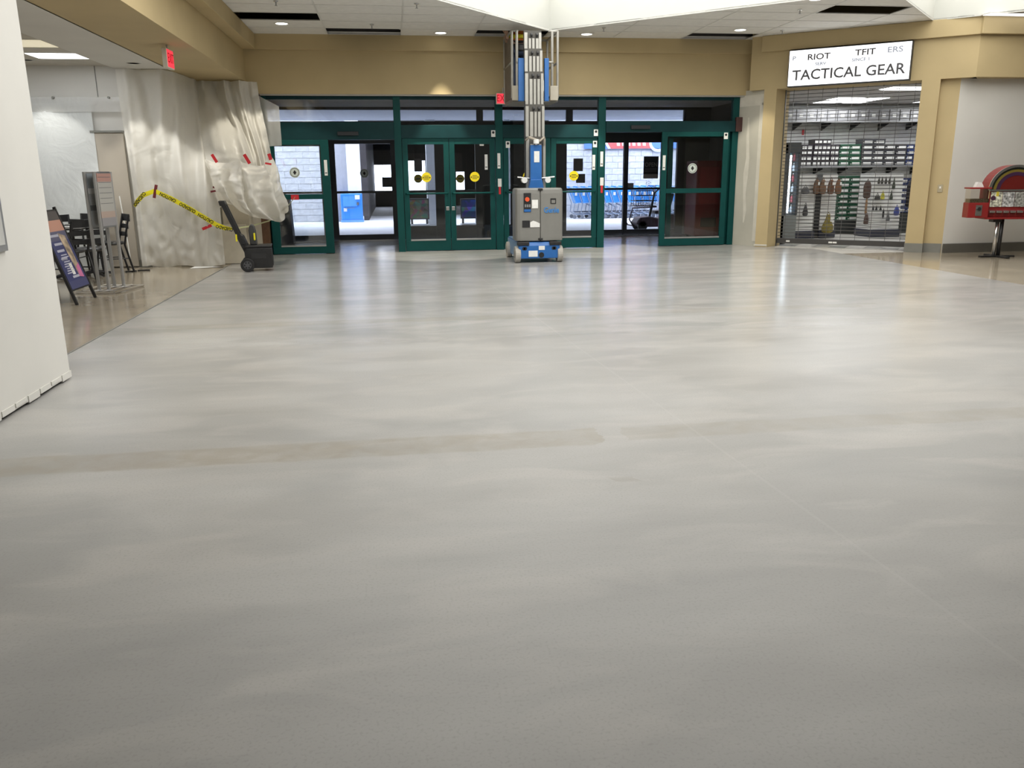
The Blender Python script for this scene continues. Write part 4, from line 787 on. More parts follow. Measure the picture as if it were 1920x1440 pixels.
# gathered bundle of plastic held up by red tape
def bundle(u, v):
    tops = [(0.0, -2.95, 14.15, 1.74), (0.45, -2.38, 14.12, 1.70), (0.8, -2.06, 14.45, 1.66), (1.0, -2.0, 15.0, 1.80)]
    bots = [(0.0, -2.78, 14.15, 0.92), (0.2, -2.62, 14.05, 0.98), (0.45, -2.28, 13.98, 0.78), (0.8, -1.88, 14.35, 0.66), (1.0, -1.80, 14.95, 0.78)]
    def ip(tab):
        for a, b in zip(tab, tab[1:]):
            if u <= b[0]+1e-9: t = (u-a[0])/(b[0]-a[0]); t = t*t*(3-2*t); return Vector(a[1:]).lerp(Vector(b[1:]), t)
        return Vector(tab[-1][1:])
    a, b = ip(tops), ip(bots); sag = 0.16*abs(sin(u*pi*2.2))*(1-v)**3 if v > 0.7 else 0
    p = b.lerp(a, v); w = 1-v
    f = 0.13*w**0.6*sin(u*31+2.5*sin(v*4)+v*4)+0.16*sin(pi*min(1, w*1.1))*(0.6+0.4*sin(u*9+1))+0.05*noise.noise(Vector((u*9, v*6, 2)))+0.05*abs(noise.noise(Vector((u*7-v*5, v*8, 5))))
    p += Vector((0.45*f, -0.9*f, 0)); p.z -= 0.07*sin(pi*((u*2.3) % 1.0))*v**2
    if v < 0.12: p += Vector((-0.02, 0.16, 0.03))*(1-v/0.12)
    return tuple(p)
tag(MB().grid(bundle, 90, 46).build('plastic_bundle', 'sheet', None, smooth=True), 'gathered crumpled white plastic bundle taped up beside the doors', 'plastic sheet')
# plastic over the seating area wall
sheet('plastic_curtain', 'white plastic sheet covering the wall behind the black chairs', [(-8.0, 14.44), (-6.0, 14.42), (-4.62, 14.40)], 0.0, 2.64, 40, 20, plastic_sheet('poly_sheet_cool', (0.80, 0.83, 0.83), 0.05, 0.2), folds=((0.8, 0.75, 0.04, 0.02),), amp=0.02, seed=2.2)
sheet('plastic_strip', 'translucent plastic strip pinned across the top of the seating wall', [(-8.0, 14.40), (-5.2, 14.39), (-4.16, 14.37)], 2.44, 2.66, 40, 6, 'sheetc', amp=0.02, seed=5.2)
for k, px in enumerate((100, 204)):
    p = PY(px, 183, 14.37); tag(MB().cyl((p.x, 14.38, p.z), (p.x, 14.34, p.z), 0.018, n=10).build('push_pin', 'base'), ('left', 'right')[k]+' dark fastener pinning the plastic strip to the wall', 'fastener')
o = MB(); o.box(-4.66, -4.19, 14.42, 14.46, 0.02, 2.13); struct(o.build('door_20', mat('panel_taupe', (0.40, 0.36, 0.30), 0.7, var=0.08, scale=1.0)), 'taupe panel between plastic curtains in the seating area')
struct(MB().box(-4.68, -4.17, 14.40, 14.43, 2.13, 2.16).build('trim_12', 'base'), 'dark top edge of the taupe panel')
# plastic edge tube beside the curtain, debris at the foot
tag(MB().tube([(-4.34, 14.35, 1.15), (-4.30, 14.33, 0.6), (-4.27, 14.30, 0.02)], 0.010, 6).build('cord', 'paper'), 'pale cord hanging beside the foot of the plastic curtain', 'cord')
tag(MB().add([(0, 0, 0.002), (0.5, 0.05, 0.012), (0.55, 0.12, 0.004), (0.06, 0.1, 0.02)], [(0, 1, 2, 3)]).build('plastic_scrap', 'paper'), 'pale plastic scrap on the floor before the curtain', 'scrap').location = (-3.3, 14.0, 0.002)
for k, (px, py, rz, l_) in enumerate(((246, 510, 0.5, 0.16), (270, 508, 0.25, 0.18))):
    p = PZ(px, py, 0); o = MB().box(-l_/2, l_/2, -0.02, 0.02, 0, 0.02).build('debris_strip', 'blackm'); o.location = p; o.rotation_euler = (0, 0, rz); tag(o, ('dark trim strip lying on the floor nearer the chairs', 'dark trim strip lying at the foot of the curtain')[k], 'debris')
# red tape patches
def tape(name_lab, px, py, Y, ang, l_, w_, m='red'):
    p = PY(px, py, Y); o = MB().box(-l_/2, l_/2, -0.002, 0.002, -w_/2, w_/2).build('tape_strip', m); o.location = p; o.rotation_euler = (0, -ang, 0); return tag(o, name_lab, 'tape')
tape('red tape strip at the left top corner of the plastic bundle', 402, 297, 14.02, radians(-62), 0.14, 0.045)
tape('red tape strip in the middle top of the plastic bundle', 463, 298, 13.95, radians(-62), 0.16, 0.05)
tape('red tape strip on the right upper side of the plastic bundle', 506, 294, 14.4, radians(-75), 0.10, 0.055)
tape('curled red tape strip below the right upper tape of the bundle', 503, 307, 14.3, radians(-10), 0.10, 0.03)
tape('dark red tape strip holding the yellow tape to the curtain', 291, 359, 14.10, radians(75), 0.21, 0.045, 'redd')
tape('upper of two dark red tape strips on the curtain edge', 405, 352, 14.08, radians(-12), 0.10, 0.03, 'redd')
tape('lower of two dark red tape strips on the curtain edge', 403, 358, 14.08, radians(10), 0.14, 0.03, 'redd')
tape('bright red tape strip below the yellow caution tape', 388, 426, 14.08, radians(22), 0.16, 0.045)
tape('red tape patch holding the yellow tape to the sliding door', 553, 370, 16.13, radians(0), 0.14, 0.09)
# yellow caution tape
path = [PY(252, 387, 14.22), PY(258, 377, 14.15), PY(268, 366, 14.12), PY(290, 358, 14.10), PY(320, 372, 14.08), PY(350, 388, 14.06), PY(380, 406, 14.04), PY(405, 421, 14.02), PY(422, 428, 14.0), PY(436, 429, 13.98)]
thin = [PY(436, 429, 13.98), PY(470, 424, 14.1), PY(505, 414, 14.6), PY(530, 398, 15.3), PY(545, 380, 15.9), PY(553, 370, 16.12)]
ct = thing('caution_tape', 'yellow CAUTION CUIDADO tape strung across the plastic curtain', 'caution tape', tuple(path[3])); O = path[3]
b = MB(); hw = 0.036; vs = []
for i, p in enumerate(path):
    k = (path[min(i+1, len(path)-1)]-path[max(i-1, 0)]).normalized(); n = Vector((-k.z, 0, k.x)); n = n if n.z > 0 else -n
    w = hw*(0.75 if i == 0 else 1)*(0.45 if i == len(path)-1 else 1); vs += [p+n*w-O, p-n*w-O]
b.add(vs, [(2*i, 2*i+1, 2*i+3, 2*i+2) for i in range(len(path)-1)]); b.build('tape_band', 'tapey', ct)
vs = []
for i, p in enumerate(thin):
    w = 0.012; n = Vector((0.2, 0, 1)).normalized(); vs += [p+n*w-O, p-n*w-O]
MB().add(vs, [(2*i, 2*i+1, 2*i+3, 2*i+2) for i in range(len(thin)-1)]).build('twisted_tail', mat('caution_pale', (0.55, 0.56, 0.30), 0.4), ct)
def tape_word(wd, px, py, Y, deg):
    p = PY(px, py, Y)-O; T = Matrix.Translation(p+Vector((0, -0.012, 0))) @ Matrix.Rotation(-radians(deg), 4, 'Y') @ Matrix.Rotation(pi/2, 4, 'X'); text(wd, 0.074, 'ink', ct, T, sx=0.78, bold=0.0022)
tape_word('CAUTION', 315, 370, 14.07, 152); tape_word('CUIDADO', 352, 389.5, 14.05, 149); tape_word('CAUTION', 386, 409.5, 14.02, 149); tape_word('CUIDADO', 421, 427.5, 13.98, 166); tape_word('CUIDADO', 262, 373, 14.10, 228)
# ================================================================== rolling tool box
t = thing('rolling_toolbox', 'black rolling tool box with long handle before the plastic bundle', 'tool box', (-2.12, 13.50, 0), radians(6))
MB().prism([(-0.19, 0.05), (0.205, 0.05), (0.22, 0.10), (0.205, 0.36), (-0.17, 0.36), (-0.20, 0.30)], -0.16, 0.18, 'y').build('body', 'blackm', t, bevel=0.012); MB().box(-0.18, 0.215, -0.165, 0.185, 0.365, 0.40).build('lid', 'blackm', t, bevel=0.01); MB().box(-0.1, 0.12, -0.168, -0.16, 0.20, 0.28).build('latch_panel', mat('black_gloss', (0.03, 0.03, 0.032), 0.3), t)
for y in (-0.19, 0.20):
    w = MB().cyl((-0.165, y-0.025, 0.105), (-0.165, y+0.025, 0.105), 0.105, n=24).build('wheel', 'blackm', t, bevel=0.008); MB().cyl((-0.165, y-0.03, 0.105), (-0.165, y+0.03, 0.105), 0.062, n=16).build('hub', mat('hub_grey', (0.09, 0.09, 0.095), 0.5), w)
    for k in range(6): a = k*pi/3; MB().cbox((-0.165+0.042*cos(a), y-0.031, 0.105+0.042*sin(a)), (0.022, 0.006, 0.022)).build('spoke_hole', 'ink', w)
MB().prism([(-0.20, 0.28), (-0.10, 0.30), (-0.20, 0.55), (-0.30, 0.60), (-0.31, 0.55)], -0.10, 0.12, 'y').build('handle_bracket', 'blackm', t, bevel=0.01)
for y in (-0.10, 0.12): MB().prism([(-0.25, 0.42), (-0.18, 0.42), (-0.42, 1.05), (-0.49, 1.03)], y-0.018, y+0.018, 'y').build('handle_arm', 'blackm', t, bevel=0.006)
MB().prism([(-0.50, 1.00), (-0.40, 1.02), (-0.43, 1.08), (-0.52, 1.08)], -0.12, 0.14, 'y').build('handle_grip', 'blackm', t, bevel=0.012)
MB().prism([(-0.11, 0.40), (0.0, 0.40), (-0.01, 0.62), (-0.03, 0.70), (-0.07, 0.72), (-0.10, 0.70), (-0.12, 0.62)], -0.05, 0.05, 'y').build('raised_pocket', mat('pocket_grey', (0.05, 0.05, 0.05), 0.5), t, bevel=0.02)
for x, z in ((-0.035, 0.53), (-0.30, 0.52)): MB().cbox((x, -0.075 if x > -0.1 else -0.13, z), (0.025, 0.03, 0.11)).build('yellow_clip', 'tapey', t, bevel=0.006)
# leftover panel standing behind the tool box
p0, p1 = PZ(421, 495, 0), PZ(466, 494, 0)
pn = tag(MB().box(-0.21, 0.21, -0.015, 0.015, 0.01, 0.66).build('beige_board', mat('board_beige', (0.55, 0.50, 0.40), 0.7, var=0.08)), 'beige board leaning upright behind the rolling tool box', 'board'); pn.location = ((p0.x+p1.x)/2, 14.62, 0)
# ================================================================== A-frame sign, display stand, tables and chairs
fa, fb = PZ(145, 572, 0), PZ(178, 558, 0)
af = thing('a_frame_sign', 'blue sandwich board poster sign leaning behind the white pier', 'sign', (fa.x, (fa.y+fb.y)/2, 0)); hw = (fb.y-fa.y)/2
lean = Matrix.Rotation(radians(-17), 4, 'Y'); pm_ = poster('poster_blue', [(0, (0.06, 0.065, 0.16)), (0.10, (0.035, 0.042, 0.14)), (0.62, (0.09, 0.09, 0.16)), (0.74, (0.52, 0.27, 0.20)), (0.88, (0.07, 0.06, 0.06))], 2)
def lp(name, m, *b):
    o = MB(lean).box(*b).build(name, m, af); return o
for y in (-hw, hw): lp('leg', 'blackm', -0.015, 0.015, y-0.015, y+0.015, 0.0, 1.15)
lp('board', 'blackm', -0.012, 0.010, -hw, hw, 0.16, 1.12); ps = lp('poster', pm_, 0.010, 0.014, -hw+0.03, hw-0.03, 0.18, 1.10)
pr_ = MB(lean)
for z, y0, y1 in ((0.30, -0.10, 0.12), (0.70, -0.20, 0.02), (0.62, -0.21, 0.0), (0.52, -0.2, -0.02), (0.80, -0.22, 0.05)): pr_.box(0.014, 0.016, y0, y1, z, z+0.028)
for k in range(9): pr_.box(0.014, 0.016, -0.2+0.02*(k % 3), -0.02+0.03*((k*2) % 3), 0.36+k*0.027, 0.373+k*0.027)
pr_.build('printed_lines', mat('print_pale', (0.42, 0.42, 0.50), 0.5), af)
MB(lean).box(0.014, 0.016, -0.06, 0.02, 0.34, 0.48).build('white_card', 'paper', af)
MB(lean).prism([(0.02, 0.84), (0.20, 0.80), (0.22, 0.30), (0.10, 0.30), (0.06, 0.55)], 0.014, 0.016, 'x').build('photo_strip', mat('photo_gold', (0.36, 0.28, 0.20), 0.5, var=0.6, scale=12), af); MB(lean).prism([(0.12, 0.42), (0.22, 0.46), (0.22, 0.28), (0.10, 0.30)], 0.016, 0.018, 'x').build('pink_splash', mat('photo_pink', (0.55, 0.16, 0.32), 0.5), af)
back = Matrix.Translation((-0.66, 0, 0)) @ Matrix.Rotation(radians(17), 4, 'Y')
for y in (-hw, hw): MB(back).box(-0.015, 0.015, y-0.015, y+0.015, 0.0, 1.13).build('leg', 'blackm', af)
MB(back).box(-0.01, 0.012, -hw, hw, 0.16, 1.1).build('board', 'blackm', af)
# floor standing metal display
da, db = PZ(205, 548, 0), PZ(233, 541, 0); kv = Vector((db.x-da.x, db.y-da.y, 0)).normalized()
ds = thing('display_stand', 'grey metal sign stand with two poster panels beside the chairs', 'display stand', tuple(da), atan2(kv.y, kv.x)); wv = (db-da).length
zt_ = PY(183, 322, da.y).z; zb_ = PY(190, 428, da.y).z
pst = poster('poster_grey', [(0, (0.30, 0.29, 0.30)), (0.16, (0.45, 0.35, 0.30)), (0.28, (0.44, 0.43, 0.40)), (0.84, (0.46, 0.27, 0.23))], 2)
for off, nm in ((0.0, 'front'), (0.13, 'rear')):
    T = Matrix.Translation((0, off, 0))
    for x in (0, wv): MB(T).cyl((x, 0, 0.03), (x, 0, zt_), 0.022, n=8).build('post', 'grey', ds)
    MB(T).box(-0.01, wv+0.01, -0.012, 0.012, zb_, zt_).build('panel', 'grey', ds, bevel=0.003); MB(T).box(0.02, wv-0.02, -0.018, -0.012, zb_+0.02, zt_-0.02).build('poster', pst if off == 0 else poster('poster_steel', [(0, (0.38, 0.40, 0.42)), (0.3, (0.15, 0.16, 0.17)), (0.4, (0.42, 0.44, 0.46)), (0.62, (0.75, 0.76, 0.78)), (0.72, (0.30, 0.34, 0.38))], 2), ds)
for k in range(7): MB().box(0.04, wv-0.04, -0.0195, -0.018, zb_+0.30+k*0.065, zb_+0.306+k*0.065).build('printed_line', 'inkgrey', ds)
for off in (-0.16, 0.0, 0.13, 0.36): MB().tube([(-0.16, off, 0.022), (wv+0.2, off, 0.022)], 0.016, 6).build('base_rail', 'chrome', ds)
for x in (-0.16, 0.0, wv, wv+0.2): MB().tube([(x, -0.16, 0.018), (x, 0.36, 0.018)], 0.014, 6).build('base_rail', 'chrome', ds)
# black dining chairs and tables
bw = mat('black_wood', (0.014, 0.014, 0.016), 0.35, var=0.2, scale=8)
def chair(label, loc, rz):
    c = thing('dining_chair', label, 'chair', loc, rz, 'black chairs in the seating area')
    MB().lathe([(0.19, 0), (0.215, 0.012), (0.215, 0.035), (0.18, 0.05)], 18, (0, 0, 0.43)).build('seat', mat('seat_vinyl', (0.05, 0.05, 0.052), 0.3), c, smooth=True)
    for sx in (-1, 1):
        MB().tube([(sx*0.15, -0.14, 0.44), (sx*0.19, -0.19, 0.0)], [0.017, 0.013], 8).build('leg', bw, c); MB().tube([(sx*0.17, 0.26, 0.0), (sx*0.17, 0.17, 0.43), (sx*0.185, 0.22, 0.68), (sx*0.19, 0.27, 0.87)], 0.016, 8).build('back_post', bw, c)
        MB().cyl((sx*0.17, -0.165, 0.22), (sx*0.17, 0.21, 0.22), 0.009, n=6).build('stretcher', bw, c)
    for z, th in ((0.83, 0.05), (0.70, 0.03), (0.58, 0.03)):
        b = MB(); yy = 0.20+(z-0.6)*0.25
        b.add([(-0.20+0.4*k/8, yy+0.05*sin(pi*k/8), z-th+q*2*th+(0.012*abs(k-4)/4 if q else 0)) for q in (0, 1) for k in range(9)], [(k, k+1, 10+k, 9+k) for k in range(8)])
        o = b.build('back_slat', bw, c); o.modifiers.new('t', 'SOLIDIFY').thickness = 0.016
    return c
def ctable(label, loc, rz=0, w=0.62):
    c = thing('cafe_table', label, 'table', loc, rz)
    MB().box(-w/2, w/2, -w/2, w/2, 0.73, 0.765).build('tabletop', mat('table_grey', (0.48, 0.48, 0.47), 0.25), c, bevel=0.006); MB().box(-w/2-0.004, w/2+0.004, -w/2-0.004, w/2+0.004, 0.715, 0.735).build('edge_band', bw, c)
    MB().cyl((0, 0, 0.04), (0, 0, 0.72), 0.035).build('pedestal', bw, c)
    for k in range(4): a = k*pi/2+pi/4; MB().tube([(0, 0, 0.07), (0.30*cos(a), 0.30*sin(a), 0.02)], [0.028, 0.018], 6).build('foot', bw, c)
def fl(px, py, z, Y): p = PY(px, py, Y); return (p.x, Y, 0)
chair('black round-seat chair in front of the grey-topped table, nearest the display stand', fl(168, 470, 0, 12.6), radians(200))
chair('black chair turned sideways just behind the sandwich board sign', fl(128, 470, 0, 12.3), radians(250))
chair('black chair with its back to the wall behind the table', fl(168, 430, 0, 14.0), radians(0))
chair('black chair half hidden behind the display stand', fl(207, 460, 0, 13.7), radians(-60))
chair('black chair farthest left behind the sandwich board sign', fl(112, 430, 0, 13.6), radians(30))
ctable('black cafe table with grey top among the black chairs', fl(165, 430, 0, 13.3))
ctable('black cafe table with grey top behind the sandwich board', fl(118, 430, 0, 13.0), 0.1)
# ceiling lights of the seating area
def troffer(label, x0, x1, y0, y1, z, m, group=None):
    t = thing('ceiling_troffer', label, 'ceiling light', ((x0+x1)/2, (y0+y1)/2, z), 0, group); w, h = (x1-x0)/2, (y1-y0)/2
    MB().box(-w, w, -h, h, -0.006, 0.004).build('frame', 'bar', t); MB().box(-w+0.03, w-0.03, -h+0.03, h-0.03, -0.012, -0.006).build('lens', m, t); return t
troffer('bright fluorescent troffer in the seating area ceiling', -5.0, -4.12, 13.05, 13.62, 3.13, 'tube')
troffer('dim cream light panel in the seating area ceiling', -5.5, -4.28, 11.85, 12.5, 3.13, mat('lens_cream', (0.75, 0.70, 0.55), 0.5, emit=(1, 0.9, 0.65), estr=0.5, var=0))
for k, (x, y) in enumerate(((-6.5, 9.0), (-6.5, 6.0), (-6.5, 12.5))): troffer('fluorescent troffer deep in the seating area, %s from the doors' % ORD[2-k], x-0.6, x+0.6, y-0.3, y+0.3, 3.13, 'tube')
# ================================================================== SHOP
# illuminated sign box
sgn = thing('shop_sign', 'bright backlit TACTICAL GEAR sign above the shop grille', 'sign', tuple(WM @ Vector((1.26, -0.02, 2.935))), WROT)
MB().box(-1.03, 1.03, -0.13, 0.02, 0, 0.635).build('housing', 'blackm', sgn, bevel=0.006)
MB().box(-1.015, 1.015, -0.138, -0.13, 0.015, 0.62).build('face', mat('sign_face', (0.9, 0.9, 0.9), 0.4, emit=(0.97, 0.98, 1.0), estr=1.5, var=0), sgn)
ltd = mat('sign_ink_grey', (0.10, 0.10, 0.11), 0.5, var=0); ltl = mat('sign_ink_overexposed', (0.25, 0.27, 0.32), 0.5, emit=(0.5, 0.53, 0.6), estr=0.45, var=0)  # paler, faintly glowing ink paints in the overexposed letters
text('TACTICAL GEAR', 0.245, ltd, sgn, facing(0.0, -0.142, 0.185), sx=1.03, bold=0.004)
for wd, x, z, s_ in (('P', -0.93, 0.485, 0.10), ('RIOT', -0.50, 0.485, 0.14), ('TFIT', 0.28, 0.50, 0.14), ('ERS', 0.76, 0.505, 0.13), ('SERV', -0.46, 0.365, 0.07), ('SINCE 1', 0.22, 0.385, 0.07)):
    text(wd, s_, ltl if wd in ('P', 'SERV', 'SINCE 1', 'ERS') else ltd, sgn, facing(x, -0.142, z), sx=1.25, bold=0.003)
# rolling grille
gr = thing('rolling_grille', 'closed rolling metal grille across the shop front', 'grille', tuple(WM @ Vector((1.285, 0.40, 0))), WROT)
gm = mat('grille_dark', (0.10, 0.095, 0.09), 0.45, 0.5, var=0.05)
rod0 = MB().cyl((-1.18, 0, 0), (1.18, 0, 0), 0.0055, n=6).build('rod', gm, gr)
for k in range(43):
    T = Matrix.Translation((0, 0, 0.20+k*0.0645))
    if k == 0: rod0.matrix_local = T
    else: share(rod0, gr, T)
ln0 = MB().box(-0.003, 0.003, -0.009, 0.009, 0.10, 2.93).build('link_strip', gm, gr)
for k in range(9):
    T = Matrix.Translation((-1.05+k*0.2625, 0, 0))
    if k == 0: ln0.matrix_local = T
    else: share(ln0, gr, T)
MB().box(-1.18, 1.18, -0.025, 0.025, 0.055, 0.155).build('bottom_bar', mat('grille_bar', (0.045, 0.042, 0.04), 0.45), gr, bevel=0.004)
for x in (-1.0, -0.2, -0.12): MB().box(x, x+0.07, -0.03, -0.025, 0.085, 0.115).build('bar_label', 'paper', gr)
for x in (-1.20, 1.175): MB().box(x-0.012, x+0.012, -0.05, 0.04, 0, 2.93).build('side_track', mat('track_dark', (0.05, 0.045, 0.035), 0.45), gr)
# shelves on the shop back wall
YS = 18.95
sx0, sx1 = PY(1440, 300, YS).x, 13.6
def shelf(py, px0, px1, label, th=0.03, y0=YS-0.02, m='grey'):
    a, b = PY(px0, py, YS), PY(px1, py, YS); s_ = thing('wall_shelf', label, 'shelf', ((a.x+b.x)/2, 19.5, a.z)); w = (b.x-a.x)/2
    MB().box(-w, w, y0-19.5, 0, -th, 0).build('board', mat('shelf_grey', (0.22, 0.22, 0.22), 0.5), s_)
    for k in range(7):
        x = -w+0.15+k*(2*w-0.3)/6; MB().prism([(0, -th), (-0.42, -th), (-0.42, -th-0.03), (-0.06, -th-0.14), (0, -th-0.16)], x-0.012, x+0.012, 'x').build('bracket', 'blackm', s_)
    return a.z
zt1 = shelf(227, 1440, 1790, 'high shelf carrying the row of grey boxes in the shop'); zt2 = shelf(311.5, 1488, 1790, 'long shelf carrying stacked shoe boxes in the shop', th=0.05)
# top row of grey boxes
gb = thing('storage_box', '', 'box', (0, 0, 0), 0, 'grey boxes on the high shelf'); wbx = (PY(1500, 215, YS).x-PY(1480.6, 215, YS).x)
hb = PY(1500, 205, YS).z-zt1
MB().box(-wbx/2+0.006, wbx/2-0.006, 0, 0.34, 0, hb).build('carton', mat('carton_grey', (0.20, 0.20, 0.205), 0.4, var=0.15, scale=4), gb, bevel=0.005); MB().box(-wbx*0.2, wbx*0.15, -0.004, 0, hb*0.35, hb*0.6).build('label', 'paper', gb); MB().box(-wbx*0.3, wbx*0.3, -0.004, 0, hb*0.72, hb*0.82).build('handle_slot', mat('slot_pale', (0.45, 0.45, 0.45), 0.3), gb)
for k in range(16):
    loc = (PY(1484+k*19.4, 226, YS).x, YS+0.03, zt1); lab = 'grey storage box on the high shop shelf, %s from the left' % ORD[k]
    if k == 0: gb.location = loc; gb['label'] = lab
    else: dup(gb, loc, 0, lab)
# stacked shoe boxes: (px0, px1, list of rows present, colour, label style)
cols = {'black': (0.022, 0.018, 0.024), 'green': (0.012, 0.075, 0.038), 'charcoal': (0.045, 0.045, 0.052), 'navy': (0.02, 0.035, 0.12)}
protos = {}
def shoebox(color, w, h, two):
    key = (color, round(w, 3), two)
    if key in protos: return protos[key], False
    t = thing('shoe_box', '', 'box', (0, 0, 0), 0, 'shoe boxes on the long shelf')
    MB().box(-w/2+0.004, w/2-0.004, 0, 0.30, 0, h*0.80).build('carton', mat('box_'+color, cols[color], 0.4, var=0.15, scale=6), t); MB().box(-w/2+0.001, w/2-0.001, -0.004, 0.304, h*0.74, h-0.004).build('lid', mat('box_'+color, cols[color]), t)
    if two: 
        MB().box(-w*0.42, -w*0.06, -0.007, -0.003, h*0.15, h*0.68).build('label', 'paper', t); MB().box(w*0.06, w*0.38, -0.007, -0.003, h*0.15, h*0.68).build('label', 'paper', t)
    else:
        MB().box(-w*0.30, w*0.36, -0.007, -0.003, h*0.18, h*0.62).build('label', 'paper', t); MB().box(-w*0.44, -w*0.36, -0.007, -0.003, h*0.2, h*0.4).build('label', 'paper', t)
    protos[key] = t; return t, True
groups = [('black', [(1489, 1502), (1502, 1524), (1524, 1540), (1540, 1556.5), (1556.5, 1573)], [3, 4, 5, 5, 4], True), ('green', [(1573, 1593), (1593, 1614)], [4, 4], False),
          ('charcoal', [(1614, 1636), (1636, 1658), (1658, 1679), (1679, 1699)], [5, 5, 4, 4], False), ('navy', [(1699, 1712), (1712, 1730), (1730, 1750)], [4, 4, 4], False)]
rh = PY(1600, 300.5, YS).z-zt2
for color, cs, ns, two in groups:
    for ci, ((a, b), n) in enumerate(zip(cs, ns)):
        xa_, xb_ = PY(a, 300, YS).x, PY(b, 300, YS).x
        for r in range(n):
            t, new = shoebox(color, xb_-xa_, rh, two); loc = ((xa_+xb_)/2+random.uniform(-.012, .012), YS+random.uniform(0, .02), zt2+r*rh)
            lab = '%s shoe box, %s row up, %s stack from the left among %s boxes' % (color, ORD[r], ORD[ci], color)
            if new: t.location = loc; t['label'] = lab
            else: dup(t, loc, 0, lab)
# red and white safety sign on the slat wall
o, w, h = ysign('safety_sign', 1503, 242.5, 1513, 253, 19.48, 'paper', 'small red and white sign on the shop wall'); MB().box(-w, -w*0.1, -0.009, -0.006, 0, h).build('red_half', 'red', o); MB().box(w*0.1, w*0.5, -0.009, -0.006, h*0.2, h*0.8).build('printed_mark', 'inkgrey', o)
# drinks cooler
cz = 1.0
p, q = PY(1466, 449, 17.2), PY(1503, 267, 17.2)
ck = thing('drinks_cooler', 'lit glass-door drinks cooler behind the left end of the grille', 'cooler', ((p.x+q.x)/2, 17.2, 0)); w, h = (q.x-p.x)/2, q.z; dc = mat('cooler_dark', (0.055, 0.06, 0.065), 0.45)
sd = MB(); sd.box(-w, -w+0.03, 0, 0.6, 0.02, h); sd.box(w-0.03, w, 0, 0.6, 0.02, h); sd.box(-w, w, 0.57, 0.6, 0.02, h); sd.build('cabinet', dc, ck); MB().box(-w, w, -0.02, 0.6, h-0.22, h).build('header', dc, ck, bevel=0.01); MB().box(-w, w, -0.02, 0.6, 0.0, 0.52).build('grille_base', mat('cooler_base', (0.20, 0.215, 0.21), 0.5), ck, bevel=0.01)
df = MB().box(-w, -w+0.04, -0.03, 0.0, 0.52, h-0.22).build('door_frame', dc, ck); MB().box(w-0.05, w, -0.03, 0.0, 0.52, h-0.22).build('door_frame', dc, ck); MB().box(-w+0.04, w-0.05, -0.018, -0.012, 0.52, h-0.22).build('door_pane', 'glass', ck)
MB().box(-w+0.05, -w+0.11, 0.02, 0.06, 0.56, h-0.26).build('light_tube', mat('cooler_tube', (0.9, 0.9, 0.9), 0.4, emit=(0.75, 0.88, 1.0), estr=9.0, var=0), ck); MB().box(-w+0.03, w-0.03, 0.55, 0.57, 0.52, h-0.22).build('liner', mat('cooler_liner', (0.35, 0.52, 0.70), 0.4), ck)
for k in range(6):
    z = 0.55+k*0.22; MB().box(-w+0.03, w-0.03, 0.12, 0.55, z-0.012, z).build('rack', 'chrome', ck)
bt0 = None
for k in range(6):
    for j in range(3):
        col = [(0.05, 0.25, 0.65), (0.65, 0.70, 0.75), (0.10, 0.40, 0.55), (0.45, 0.10, 0.12)][(k*2+j) % 4]
        loc = (ck.location.x-w+0.16+j*0.085, 17.38, 0.55+k*0.22); lab = 'bottle in the drinks cooler, %s rack up, %s from the left' % (ORD[k], ORD[j])
        b_ = thing('drink_bottle', lab, 'bottle', loc, 0, 'bottles in the drinks cooler'); MB().lathe([(0.030, 0), (0.032, 0.01), (0.032, 0.11), (0.012, 0.15), (0.012, 0.165)], 10).build('bottle_body', mat('bottle_%d' % ((k*2+j) % 4), col, 0.25), b_, smooth=True); MB().cyl((0, 0, 0.165), (0, 0, 0.182), 0.014).build('cap', 'paper', b_)
# slat-wall gondolas
sw = mat('gondola_white', (0.78, 0.78, 0.76), 0.45, var=0.04); swg = mat('gondola_groove', (0.25, 0.25, 0.245), 0.5)
def gondola(label, x0, x1, y, z0, z1, depth=0.5, zb=0.16):
    g_ = thing('slatwall_stand', label, 'display stand', ((x0+x1)/2, y, 0)); w = (x1-x0)/2
    MB().box(-w-0.02, w+0.02, -0.05, depth, 0, zb).build('base', mat('gondola_base', (0.03, 0.032, 0.05), 0.5), g_, bevel=0.012); MB().box(-w, w, 0.012, depth-0.05, zb, z1).build('core', swg, g_)
    n = int((z1-z0)/0.075); s0 = MB().box(-w, w, -0.004, 0.012, 0.004, 0.068).build('slat', sw, g_)
    for k in range(n):
        T = Matrix.Translation((0, 0, zb+k*(z1-zb)/n))
        if k == 0: s0.matrix_local = T
        else: share(s0, g_, T)
    return g_
YG = 17.35
p, q = PY(1489, 440, YG), PY(1540, 327, YG); r_ = PY(1570, 327, YG); zg = PY(1540, 326, YG).z
gondola('left white slat-wall stand with dark base in the shop', p.x, PY(1523, 440, YG).x, YG, 0.2, zg); x_a = PY(1535, 440, YG).x
gondola('middle white slat-wall stand in the shop behind brown bags', x_a+0.02, PY(1566, 400, YG).x+0.02, YG+0.05, 0.2, zg)
tag(MB().box(PY(1524, 430, YG).x, x_a-0.01, YG+0.02, YG+0.4, 0.0, 1.02).build('black_cabinet', 'blackm', None, bevel=0.01), 'narrow black cabinet between the white slat-wall stands', 'cabinet')
gs = gondola('right white slat-wall stand with navy base in the shop', PY(1630, 430, YG).x, PY(1684, 430, YG).x, YG, 0.2, zg, depth=0.6)
wgs = (PY(1684, 430, YG).x-PY(1630, 430, YG).x)/2
ngs = int((zg-0.2)/0.075); s1 = MB().box(-wgs-0.014, -wgs, 0.0, 0.55, 0.004, 0.068).build('slat', sw, gs)
